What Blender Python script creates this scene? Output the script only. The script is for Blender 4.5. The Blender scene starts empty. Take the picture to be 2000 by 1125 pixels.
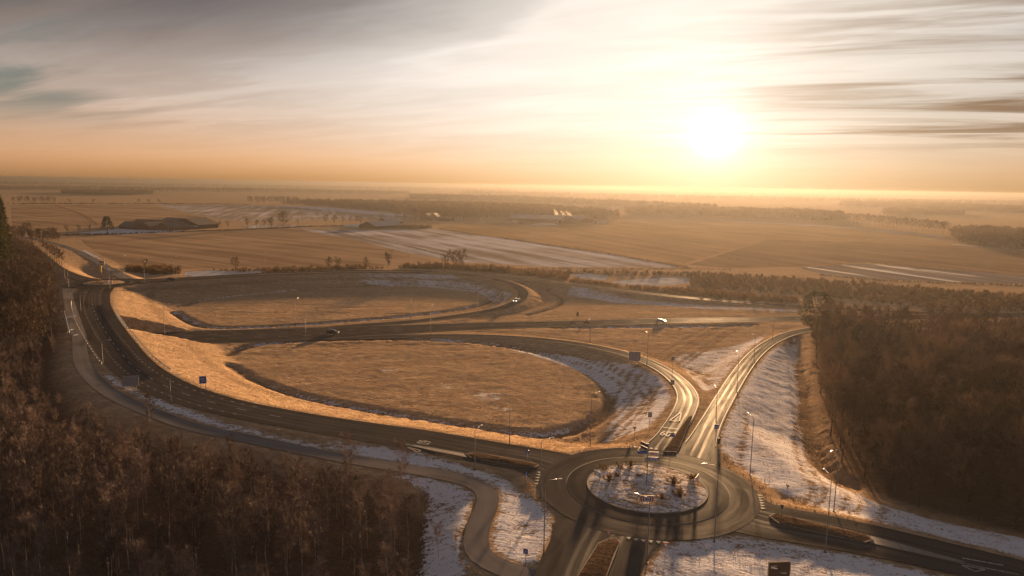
import bpy, math, random
import numpy as np
from mathutils import Vector, Matrix, noise as mnoise

random.seed(7)
RNG = np.random.default_rng(7)
SC = bpy.context.scene
COL = SC.collection
R = math.radians

# ------------------------------------------------------------------ camera
F_PX = 1400.0                    # focal length for a 2000 px wide frame
PITCH, ROLL = R(8.17), R(0.95)
CAM_Z = 54.0
FWD = Vector((0, math.cos(PITCH), -math.sin(PITCH)))
R0, U0 = Vector((1, 0, 0)), Vector((0, math.sin(PITCH), math.cos(PITCH)))
RC = math.cos(ROLL) * R0 + math.sin(ROLL) * U0
UC = -math.sin(ROLL) * R0 + math.cos(ROLL) * U0
cam_data = bpy.data.cameras.new('camera')
cam = bpy.data.objects.new('camera', cam_data)
COL.objects.link(cam)
cam_data.sensor_width = 36.0
cam_data.lens = 36.0 * F_PX / 2000.0
cam_data.clip_end = 40000.0
cam_data.clip_start = 0.5
m = Matrix((RC, UC, -FWD)).transposed().to_4x4()
m.translation = Vector((0, 0, CAM_Z))
cam.matrix_world = m
SC.camera = cam

# ------------------------------------------------------------------ exposure, render settings
EV = 2.12
SC.view_settings.view_transform = 'Standard'
SC.view_settings.look = 'None'
SC.view_settings.gamma = 1.0
SC.view_settings.use_curve_mapping = False
SC.view_settings.exposure = EV
SC.render.engine = 'CYCLES'
SC.cycles.use_denoising = True
SC.cycles.max_bounces = 5
SC.cycles.diffuse_bounces = 2
SC.cycles.glossy_bounces = 2
SC.cycles.transmission_bounces = 2
SC.cycles.volume_bounces = 0
SC.cycles.sample_clamp_indirect = 4.0

# ------------------------------------------------------------------ sun and sky
SUN_EL, SUN_AZ = R(4.0), R(15.4)     # azimuth measured from +Y towards +X
SUN_DIR = Vector((math.sin(SUN_AZ) * math.cos(SUN_EL), math.cos(SUN_AZ) * math.cos(SUN_EL), math.sin(SUN_EL)))
sun_data = bpy.data.lights.new('sun', 'SUN')
sun_data.energy = 5.0
sun_data.angle = R(2.2)
sun_data.color = (1.0, 0.585, 0.28)
sun = bpy.data.objects.new('sun', sun_data)
sun.rotation_euler = SUN_DIR.to_track_quat('Z', 'Y').to_euler()
sun.location = (300, 900, 400)
COL.objects.link(sun)

HAZE_DENSITY = 0.00024
HAZE_COLOR = (0.100, 0.101, 0.104, 1.0)
HAZE_G = 0.62


class NT:
    """small helper to write node trees as expressions"""
    def __init__(self, nt):
        self.nt = nt

    def node(self, kind, **kw):
        n = self.nt.nodes.new(kind)
        for k, v in kw.items():
            setattr(n, k, v)
        return n

    def _set(self, sock, v):
        if isinstance(v, bpy.types.NodeSocket):
            self.nt.links.new(v, sock)
        elif v is not None:
            if sock.type == 'RGBA' and len(v) == 3:
                v = (*v, 1)
            sock.default_value = v

    def math(self, op, a, b=None, c=None, clamp=False):
        n = self.node('ShaderNodeMath', operation=op, use_clamp=clamp)
        for i, v in enumerate((a, b, c)):
            if v is not None:
                self._set(n.inputs[i], v)
        return n.outputs[0]

    def vmath(self, op, a, b=None, scale=None):
        n = self.node('ShaderNodeVectorMath', operation=op)
        self._set(n.inputs[0], a)
        if b is not None:
            self._set(n.inputs[1], b)
        if scale is not None:
            self._set(n.inputs['Scale'], scale)
        return n.outputs['Value'] if op in ('DOT_PRODUCT', 'LENGTH', 'DISTANCE') else n.outputs['Vector']

    def mix(self, f, a, b, mode='MIX', clamp=False):
        n = self.node('ShaderNodeMix', data_type='RGBA', blend_type=mode, clamp_factor=True, clamp_result=clamp)
        self._set(n.inputs[0], f)
        self._set(n.inputs[6], a)
        self._set(n.inputs[7], b)
        return n.outputs[2]

    def fmix(self, f, a, b):
        n = self.node('ShaderNodeMix', data_type='FLOAT')
        self._set(n.inputs[0], f)
        self._set(n.inputs[2], a)
        self._set(n.inputs[3], b)
        return n.outputs[0]

    def smooth(self, v, lo, hi, a=0.0, b=1.0):
        n = self.node('ShaderNodeMapRange', interpolation_type='SMOOTHSTEP')
        for i, x in enumerate((v, lo, hi, a, b)):
            self._set(n.inputs[i], x)
        return n.outputs[0]

    def noise(self, vec, scale, detail=4.0, rough=0.55, dist=0.0, out='Fac'):
        n = self.node('ShaderNodeTexNoise')
        self._set(n.inputs['Vector'], vec)
        self._set(n.inputs['Scale'], scale)
        self._set(n.inputs['Detail'], detail)
        self._set(n.inputs['Roughness'], rough)
        self._set(n.inputs['Distortion'], dist)
        return n.outputs[out]

    def mapping(self, vec, loc=(0, 0, 0), rot=(0, 0, 0), scale=(1, 1, 1)):
        if rot[2] and scale != (1, 1, 1):
            return self.mapping(self.mapping(vec, rot=rot), loc=loc, scale=scale)
        n = self.node('ShaderNodeMapping')
        self._set(n.inputs[0], vec)
        n.inputs[1].default_value = loc
        n.inputs[2].default_value = rot
        n.inputs[3].default_value = scale
        return n.outputs[0]

    def comb(self, x, y, z):
        n = self.node('ShaderNodeCombineXYZ')
        for i, v in enumerate((x, y, z)):
            self._set(n.inputs[i], v)
        return n.outputs[0]

    def sep(self, v):
        n = self.node('ShaderNodeSeparateXYZ')
        self._set(n.inputs[0], v)
        return n.outputs

    def scale_col(self, c, f):
        return self.vmath('SCALE', c, scale=f)


def build_world():
    w = bpy.data.worlds.new('World')
    SC.world = w
    w.use_nodes = True
    w.node_tree.nodes.clear()
    g = NT(w.node_tree)
    out = g.node('ShaderNodeOutputWorld')
    bg = g.node('ShaderNodeBackground')
    bg.inputs['Strength'].default_value = 0.1
    w.node_tree.links.new(bg.outputs[0], out.inputs['Surface'])
    sky = g.node('ShaderNodeTexSky', sky_type='NISHITA', sun_disc=False)
    sky.sun_elevation = SUN_EL
    sky.sun_rotation = SUN_AZ
    sky.altitude = 50
    sky.air_density, sky.dust_density, sky.ozone_density = 1.0, 2.0, 1.5
    D = g.vmath('NORMALIZE', g.node('ShaderNodeTexCoord').outputs['Generated'])
    dx, dy, dz = g.sep(D)
    e = g.math('MAXIMUM', dz, 0.0)
    c = g.vmath('DOT_PRODUCT', D, tuple(SUN_DIR))
    t = g.math('ARCCOSINE', g.math('MINIMUM', c, 0.99999))        # angle to the sun

    def gauss(x, s):
        q = g.math('DIVIDE', x, s)
        return g.math('EXPONENT', g.math('MULTIPLY', g.math('MULTIPLY', q, q), -1.0))

    # thin high cloud layer: direction carried onto a flat sheet overhead
    inv = g.math('DIVIDE', 1.0, g.math('ADD', e, 0.075))
    P = g.comb(g.math('MULTIPLY', dx, inv), g.math('MULTIPLY', dy, inv), 0.0)
    P1 = g.mapping(P, rot=(0, 0, R(24)), scale=(0.40, 1.0, 1))
    n1 = g.noise(P1, 1.0, 6, 0.56, 0.7)
    P2 = g.mapping(P, loc=(3.1, 1.7, 0), rot=(0, 0, R(20)), scale=(0.26, 1.0, 1))
    n2 = g.noise(P2, 1.5, 6, 0.58, 0.9)
    n3 = g.noise(g.mapping(P, rot=(0, 0, R(30)), scale=(0.35, 1.1, 1)), 3.2, 6, 0.58, 0.6)
    # veil brightness falls away from the sun
    veil_i = g.math('ADD', g.math('MULTIPLY', gauss(t, 0.98), 1.08), 0.06)
    mod = g.math('ADD', 0.66, g.math('MULTIPLY', n1, 0.50))
    mod = g.math('ADD', mod, g.math('MULTIPLY', g.math('SUBTRACT', n3, 0.5), 0.25))
    veil_i = g.math('MULTIPLY', veil_i, mod)
    veil_i = g.math('MULTIPLY', veil_i, g.math('SUBTRACT', 1.0, g.math('MULTIPLY', g.math('MULTIPLY', g.smooth(t, 0.45, 0.95), g.smooth(e, 0.09, 0.22)), 0.80)))
    near = gauss(t, 1.15)
    veil_c = g.mix(near, (0.82, 0.79, 0.88, 1), (1.0, 0.91, 0.81, 1))
    veil = g.scale_col(veil_c, veil_i)
    # a thicker grey sheet high on the left with a clear lower edge
    edge = g.math('SUBTRACT', g.vmath('DOT_PRODUCT', P, (-0.7635, -0.6458, 0)), -2.2898)
    edge = g.math('ADD', edge, g.math('MULTIPLY', g.math('SUBTRACT', n1, 0.5), 1.5))
    sheet = g.math('ADD', g.math('MULTIPLY', g.smooth(edge, -0.05, 0.22), 0.52), g.math('MULTIPLY', g.smooth(edge, 0.0, 1.0), 0.55))
    sheet = g.math('MULTIPLY', sheet, g.smooth(t, 0.15, 0.80, 0.42, 0.95))
    sheet = g.math('MULTIPLY', sheet, g.smooth(g.math('ADD', e, g.math('MULTIPLY', g.math('SUBTRACT', n1, 0.5), 0.10)), 0.09, 0.24))
    veil = g.mix(sheet, veil, g.scale_col((0.125, 0.108, 0.114), g.math('ADD', 0.50, n3)))
    # warm band of dusty air above the horizon
    hz_s = g.math('SUBTRACT', 0.098, g.math('MULTIPLY', gauss(t, 0.60), 0.046))
    hz = g.math('EXPONENT', g.math('MULTIPLY', g.math('POWER', g.math('DIVIDE', e, hz_s), 1.5), -1.0))
    hz_i = g.math('ADD', g.math('MULTIPLY', gauss(t, 0.6), 0.20), 0.20)
    hz_i = g.math('ADD', hz_i, g.math('MULTIPLY', gauss(t, 1.6), 0.66))
    hz_i = g.math('MULTIPLY', hz_i, g.fmix(gauss(t, 0.42), g.smooth(dz, -0.01, 0.035, 0.52, 1.0), 1.0))
    hz_c = g.mix(gauss(t, 0.40), g.mix(gauss(t, 2.1), (0.62, 0.47, 0.50, 1), (1.0, 0.47, 0.14, 1)), (1.0, 0.72, 0.42, 1))
    col = g.mix(hz, veil, g.scale_col(hz_c, hz_i))
    # darker streaky banks, thickest low on the right
    cl = g.smooth(n2, 0.42, 0.60)
    band = g.math('MULTIPLY', g.smooth(e, 0.035, 0.08), g.smooth(e, 0.42, 0.12))
    rd = g.math('ARCCOSINE', g.vmath('DOT_PRODUCT', D, (0.5506, 0.8296, 0.0928)))
    cl = g.math('MULTIPLY', g.math('MULTIPLY', cl, band), g.math('ADD', g.math('MULTIPLY', gauss(rd, 0.27), 0.95), g.smooth(t, 0.25, 0.8, 0.0, 0.30)))
    col = g.mix(cl, col, g.scale_col(g.mix(near, (0.42, 0.35, 0.36, 1), (0.60, 0.36, 0.22, 1)), 0.55))
    col = g.scale_col(col, g.math('SUBTRACT', 1.0, g.math('MULTIPLY', gauss(rd, 0.27), 0.30)))
    # gaps through which clear sky shows
    gd = g.math('ARCCOSINE', g.vmath('DOT_PRODUCT', D, (-0.5601, 0.824, 0.0854)))
    gap = g.noise(g.mapping(P, loc=(0.9, 4.2, 0), rot=(0, 0, R(24)), scale=(0.30, 1.0, 1)), 1.6, 5, 0.55, 0.5)
    gap = g.smooth(g.math('ADD', gap, g.math('MULTIPLY', gauss(gd, 0.10), 0.36)), 0.64, 0.86)
    gap = g.math('MULTIPLY', gap, g.math('MULTIPLY', g.smooth(t, 0.55, 0.85), g.smooth(e, 0.05, 0.10)))
    col = g.mix(g.math('MULTIPLY', gap, 0.75), col, (0.135, 0.165, 0.15, 1))
    # aureole round the sun seen through the veil
    core = g.math('ADD', g.math('ADD', g.math('MULTIPLY', gauss(t, 0.019), 1.5), g.math('MULTIPLY', gauss(t, 0.045), 0.22)), g.math('MULTIPLY', gauss(t, 0.10), 0.17))
    col = g.vmath('ADD', col, g.scale_col((1.0, 0.96, 0.90), core))
    k = 1.0 / (0.1 * 2 ** EV)
    nis = g.scale_col(sky.outputs[0], g.smooth(t, 0.55, 1.5, 0.015, 0.10))
    total = g.vmath('ADD', g.scale_col(col, k), nis)
    w.node_tree.links.new(total, bg.inputs['Color'])


build_world()


# ------------------------------------------------------------------ pixel <-> place
def ray(px, py):
    return FWD + float((px - 1000.0) / F_PX) * RC + float((562.5 - py) / F_PX) * UC


def at(px, py, z=0.0):
    """the point of the horizontal plane z seen at a pixel of the 2000x1125 photograph"""
    d = ray(px, py)
    k = (z - CAM_Z) / d.z
    return Vector((d.x * k, d.y * k, z))


def proj(p):
    v = Vector(p) - Vector((0, 0, CAM_Z))
    k = F_PX / v.dot(FWD)
    return 1000 + v.dot(RC) * k, 562.5 - v.dot(UC) * k


def height_to(base, py):
    """how tall something standing on base must be to reach the picture row py"""
    lo, hi = 0.0, 60.0
    for _ in range(40):
        mid = (lo + hi) / 2
        if proj(base + Vector((0, 0, mid)))[1] > py:
            lo = mid
        else:
            hi = mid
    return lo


# ------------------------------------------------------------------ mesh helpers
class MB:
    def __init__(self):
        self.v, self.f, self.uv = [], [], {}

    def add(self, verts, faces):
        o = len(self.v)
        self.v.extend([tuple(p) for p in verts])
        self.f.extend([tuple(i + o for i in f) for f in faces])
        return self

    def box(self, c, s, rz=0.0, mat=None):
        cx, cy, cz = c
        hx, hy, hz = s[0] / 2, s[1] / 2, s[2] / 2
        co, si = math.cos(rz), math.sin(rz)
        vs = []
        for z in (-hz, hz):
            for x, y in ((-hx, -hy), (hx, -hy), (hx, hy), (-hx, hy)):
                p = Vector((cx + x * co - y * si, cy + x * si + y * co, cz + z))
                vs.append(mat @ p if mat else p)
        return self.add(vs, [(3, 2, 1, 0), (4, 5, 6, 7), (0, 1, 5, 4), (1, 2, 6, 5), (2, 3, 7, 6), (3, 0, 4, 7)])

    def tube(self, pts, radii, n=6, cap=True):
        pts = [Vector(p) for p in pts]
        rings = []
        for i, p in enumerate(pts):
            a = pts[max(i - 1, 0)]
            b = pts[min(i + 1, len(pts) - 1)]
            d = (b - a).normalized()
            u = d.cross(Vector((0, 0, 1)))
            if u.length < 1e-3:
                u = Vector((1, 0, 0))
            u.normalize()
            w = d.cross(u)
            r = float(radii[i] if hasattr(radii, '__len__') else radii)
            rings.append([p + (math.cos(2 * math.pi * k / n) * u + math.sin(2 * math.pi * k / n) * w) * r for k in range(n)])
        vs = [q for r_ in rings for q in r_]
        fs = []
        for i in range(len(pts) - 1):
            for k in range(n):
                a, b = i * n + k, i * n + (k + 1) % n
                fs.append((a, b, b + n, a + n))
        if cap:
            fs.append(tuple(range(n))[::-1])
            fs.append(tuple((len(pts) - 1) * n + k for k in range(n)))
        return self.add(vs, fs)

    def cyl(self, c, r, h, n=12, r2=None):
        c = Vector(c)
        return self.tube([c, c + Vector((0, 0, h))], [r, r if r2 is None else r2], n)

    def quad(self, a, b, c, d):
        return self.add([a, b, c, d], [(0, 1, 2, 3)])

    def build(self, name, mat, parent=None, smooth=False):
        me = bpy.data.meshes.new(name)
        me.from_pydata(self.v, [], self.f)
        me.materials.append(mat)
        if smooth:
            me.polygons.foreach_set('use_smooth', [True] * len(me.polygons))
        o = bpy.data.objects.new(name, me)
        COL.objects.link(o)
        if parent is not None:
            o.parent = parent
        return o


def np_mesh(name, verts, faces, mat, smooth=False):
    """verts (n,3), faces (m,k) numpy arrays -> mesh"""
    me = bpy.data.meshes.new(name)
    verts = np.asarray(verts, dtype=np.float32)
    faces = np.asarray(faces, dtype=np.int32)
    m_, k = faces.shape
    me.vertices.add(len(verts))
    me.vertices.foreach_set('co', verts.ravel())
    me.loops.add(m_ * k)
    me.loops.foreach_set('vertex_index', faces.ravel())
    me.polygons.add(m_)
    me.polygons.foreach_set('loop_start', np.arange(m_, dtype=np.int32) * k)
    me.polygons.foreach_set('use_smooth', np.full(m_, smooth))
    me.update(calc_edges=True)
    if mat:
        me.materials.append(mat)
    return me


def link(name, me, parent=None):
    o = bpy.data.objects.new(name, me)
    COL.objects.link(o)
    if parent is not None:
        o.parent = parent
    return o


def tag(o, label=None, cat=None, group=None, kind=None):
    if label:
        o['label'] = label
    if cat:
        o['category'] = cat
    if group:
        o['group'] = group
    if kind:
        o['kind'] = kind
    return o


def empty(name, loc, rz=0.0, label=None, cat=None, group=None):
    o = bpy.data.objects.new(name, None)
    o.empty_display_size = 0.5
    o.location = loc
    o.rotation_euler = (0, 0, rz)
    COL.objects.link(o)
    return tag(o, label, cat, group)


def copy_tree(o, parent=None):
    c = o.copy()
    COL.objects.link(c)
    if parent is not None:
        c.parent = parent
    for ch in list(o.children):
        copy_tree(ch, c)
    return c


# ------------------------------------------------------------------ materials
def material(name, color, rough=0.7, spec=0.3, metal=0.0, vary=0.0, scale=4.0, bump=0.0, emit=None):
    mt = bpy.data.materials.new(name)
    mt.use_nodes = True
    g = NT(mt.node_tree)
    b = mt.node_tree.nodes['Principled BSDF']
    b.inputs['Roughness'].default_value = rough
    b.inputs['Specular IOR Level'].default_value = spec
    b.inputs['Metallic'].default_value = metal
    if vary or bump:
        pos = g.node('ShaderNodeTexCoord').outputs['Object']
        n = g.noise(pos, scale, 5, 0.6)
        lo = tuple(x * (1 - vary) for x in color)
        hi = tuple(min(1, x * (1 + vary)) for x in color)
        g._set(b.inputs['Base Color'], g.mix(g.smooth(n, 0.3, 0.7), lo, hi))
        if bump:
            bn = g.node('ShaderNodeBump')
            bn.inputs['Strength'].default_value = bump
            g._set(bn.inputs['Height'], n)
            g._set(b.inputs['Normal'], bn.outputs[0])
    else:
        b.inputs['Base Color'].default_value = (*color, 1)
    if emit:
        b.inputs['Emission Color'].default_value = (*emit[:3], 1)
        b.inputs['Emission Strength'].default_value = emit[3]
    return mt


def ground_material():
    mt = bpy.data.materials.new('dry_grass_and_frost')
    mt.use_nodes = True
    g = NT(mt.node_tree)
    b = mt.node_tree.nodes['Principled BSDF']
    pos = g.node('ShaderNodeNewGeometry').outputs['Position']
    frost = g.node('ShaderNodeAttribute', attribute_name='frost').outputs['Fac']
    soil = g.node('ShaderNodeAttribute', attribute_name='soil').outputs['Fac']
    big = g.noise(pos, 0.018, 5, 0.6)
    mid = g.noise(pos, 0.12, 5, 0.6, 0.4)
    streak = g.noise(g.mapping(pos, rot=(0, 0, R(20)), scale=(0.55, 1.5, 1)), 0.7, 5, 0.65, 0.7)
    fine = g.noise(pos, 2.4, 4, 0.65)
    grass = g.mix(g.smooth(streak, 0.32, 0.68), (0.25, 0.165, 0.105), (0.58, 0.42, 0.265))
    grass = g.mix(g.math('MULTIPLY', g.smooth(mid, 0.42, 0.72), 0.55), grass, (0.32, 0.21, 0.125))
    grass = g.mix(g.math('MULTIPLY', g.smooth(fine, 0.55, 0.75), 0.30), grass, (0.17, 0.105, 0.062))
    grass = g.mix(g.math('MULTIPLY', g.smooth(big, 0.35, 0.65), 0.4), grass, (0.42, 0.295, 0.185))
    mown = g.noise(g.mapping(pos, rot=(0, 0, R(-12)), scale=(0.10, 1.0, 1)), 0.20, 4, 0.6, 0.4)
    grass = g.mix(g.math('MULTIPLY', g.smooth(mown, 0.45, 0.62), 0.45), grass, (0.28, 0.19, 0.12))
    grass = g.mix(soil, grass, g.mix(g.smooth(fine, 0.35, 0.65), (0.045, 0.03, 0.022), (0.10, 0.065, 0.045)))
    # frost lies on the tussocks, bare between them
    fn = g.math('ADD', g.math('MULTIPLY', streak, 0.38), g.math('ADD', g.math('MULTIPLY', fine, 0.42), g.math('MULTIPLY', mid, 0.20)))
    lim = g.math('SUBTRACT', 0.76, g.math('MULTIPLY', frost, 0.335))
    fm = g.smooth(g.math('SUBTRACT', fn, lim), -0.035, 0.055)
    col = g.mix(g.math('MULTIPLY', fm, 0.88), grass, (0.74, 0.74, 0.79))
    g._set(b.inputs['Base Color'], col)
    b.inputs['Roughness'].default_value = 1.0
    b.inputs['Specular IOR Level'].default_value = 0.0
    bn = g.node('ShaderNodeBump')
    bn.inputs['Strength'].default_value = 1.0
    bn.inputs['Distance'].default_value = 0.34
    g._set(bn.inputs['Height'], g.math('ADD', streak, g.math('MULTIPLY', fine, 0.45)))
    g._set(b.inputs['Normal'], bn.outputs[0])
    return mt


def field_material(name, c1, c2, frost=0.0, row_angle=0.0, row=0.0, rough=0.95, ice=0.0):
    mt = bpy.data.materials.new(name)
    mt.use_nodes = True
    g = NT(mt.node_tree)
    b = mt.node_tree.nodes['Principled BSDF']
    pos = g.node('ShaderNodeNewGeometry').outputs['Position']
    big = g.noise(pos, 0.01, 5, 0.6)
    rows = g.noise(g.mapping(pos, rot=(0, 0, row_angle), scale=(0.05, 1.0, 1)), 0.075, 6, 0.7)
    fine = g.noise(pos, 0.6, 4, 0.65)
    f = g.math('ADD', g.math('MULTIPLY', rows, 0.55), g.math('ADD', g.math('MULTIPLY', big, 0.35), g.math('MULTIPLY', fine, 0.1)))
    col = g.mix(g.smooth(f, 0.40, 0.60), c1, c2)
    if frost:
        lim = 0.74 - 0.42 * frost
        col = g.mix(g.smooth(f, lim - 0.06, lim + 0.12), col, (0.58, 0.58, 0.64))
    g._set(b.inputs['Base Color'], col)
    b.inputs['Roughness'].default_value = rough
    b.inputs['Specular IOR Level'].default_value = 0.0
    if ice:
        im = g.smooth(g.noise(g.mapping(pos, rot=(0, 0, row_angle), scale=(0.09, 1.0, 1)), 0.045, 4, 0.55, 0.5), 0.60, 0.65)
        g._set(b.inputs['Base Color'], g.mix(im, col, (0.42, 0.42, 0.45)))
        g._set(b.inputs['Roughness'], g.fmix(im, 1.0, 0.5))
        g._set(b.inputs['Specular IOR Level'], g.fmix(im, 0.0, 0.03))
    bn = g.node('ShaderNodeBump')
    bn.inputs['Strength'].default_value = 0.8 if not ice else 0.3
    bn.inputs['Distance'].default_value = 0.4
    g._set(bn.inputs['Height'], g.math('ADD', rows, g.math('MULTIPLY', fine, 0.5)))
    g._set(b.inputs['Normal'], bn.outputs[0])
    return mt


def asphalt_material(name, base=0.05, tint=(1.0, 0.86, 0.78), lanes=1.75, wear=1.0, polish=0.34):
    """UV: u = metres across from the centre line, v = metres along"""
    mt = bpy.data.materials.new(name)
    mt.use_nodes = True
    g = NT(mt.node_tree)
    b = mt.node_tree.nodes['Principled BSDF']
    uv = g.node('ShaderNodeTexCoord').outputs['UV']
    u, v, _ = g.sep(uv)
    pos = g.node('ShaderNodeNewGeometry').outputs['Position']
    patch = g.noise(pos, 0.15, 4, 0.6)
    grit = g.noise(pos, 9.0, 3, 0.7)
    along = g.noise(g.mapping(uv, scale=(1.0, 0.03, 1)), 1.6, 4, 0.6)
    # tyres polish two tracks per lane
    lane = g.math('ABSOLUTE', g.math('SUBTRACT', g.math('ABSOLUTE', u), lanes))
    track = g.smooth(g.math('ABSOLUTE', g.math('SUBTRACT', lane, 0.75)), 0.45, 0.10)
    track = g.math('MULTIPLY', g.math('MULTIPLY', track, g.smooth(along, 0.25, 0.6)), wear)
    k = g.math('ADD', 0.72, g.math('MULTIPLY', patch, 0.4))
    k = g.math('ADD', k, g.math('MULTIPLY', g.math('SUBTRACT', grit, 0.5), 0.5))
    stain = g.noise(g.mapping(uv, scale=(0.5, 0.04, 1)), 1.3, 5, 0.65, 0.5)
    k = g.math('ADD', k, g.math('MULTIPLY', g.math('SUBTRACT', stain, 0.5), 0.9))
    seam = g.smooth(g.noise(g.mapping(uv, scale=(0.25, 0.06, 1)), 0.55, 1, 0.3), 0.60, 0.615)
    k = g.math('SUBTRACT', k, g.math('MULTIPLY', seam, 0.22))
    k = g.math('ADD', k, g.math('MULTIPLY', track, 0.18))
    c = g.scale_col(tuple(base * x for x in tint), k)
    g._set(b.inputs['Base Color'], c)
    b.inputs['Roughness'].default_value = 0.9
    b.inputs['Specular IOR Level'].default_value = 0.0
    # a thin polish of frost-damp binder: faint, stronger where tyres run
    gl = g.node('ShaderNodeBsdfGlossy')
    gl.inputs['Color'].default_value = (1, 1, 1, 1)
    g._set(gl.inputs['Roughness'], g.math('ADD', polish, g.math('MULTIPLY', patch, 0.12)))
    fac = g.math('ADD', 0.010, g.math('MULTIPLY', track, 0.020))
    fac = g.math('MULTIPLY', fac, g.smooth(g.noise(g.mapping(uv, scale=(0.6, 0.05, 1)), 1.0, 4, 0.6), 0.3, 0.65, 0.35, 1.2))
    ms = g.node('ShaderNodeMixShader')
    g._set(ms.inputs[0], fac)
    mt.node_tree.links.new(b.outputs[0], ms.inputs[1])
    mt.node_tree.links.new(gl.outputs[0], ms.inputs[2])
    mt.node_tree.links.new(ms.outputs[0], mt.node_tree.nodes['Material Output'].inputs['Surface'])
    bn = g.node('ShaderNodeBump')
    bn.inputs['Strength'].default_value = 0.2
    bn.inputs['Distance'].default_value = 0.015
    g._set(bn.inputs['Height'], grit)
    g._set(b.inputs['Normal'], bn.outputs[0])
    return mt


def twig_material(name, c1, c2, frost=0.0, transl=0.15):
    mt = bpy.data.materials.new(name)
    mt.use_nodes = True
    g = NT(mt.node_tree)
    b = mt.node_tree.nodes['Principled BSDF']
    rnd = g.node('ShaderNodeObjectInfo').outputs['Random']
    pos = g.node('ShaderNodeNewGeometry').outputs['Position']
    n = g.noise(pos, 0.35, 4, 0.6)
    f = g.math('ADD', g.math('MULTIPLY', rnd, 0.6), g.math('MULTIPLY', n, 0.4))
    col = g.mix(g.smooth(f, 0.2, 0.8), c1, c2)
    g._set(b.inputs['Base Color'], col)
    b.inputs['Roughness'].default_value = 0.9
    b.inputs['Specular IOR Level'].default_value = 0.1
    tr = g.node('ShaderNodeBsdfTranslucent')
    g._set(tr.inputs['Color'], col)
    ms = g.node('ShaderNodeMixShader')
    ms.inputs[0].default_value = transl
    mt.node_tree.links.new(b.outputs[0], ms.inputs[1])
    mt.node_tree.links.new(tr.outputs[0], ms.inputs[2])
    mt.node_tree.links.new(ms.outputs[0], mt.node_tree.nodes['Material Output'].inputs['Surface'])
    return mt


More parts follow.
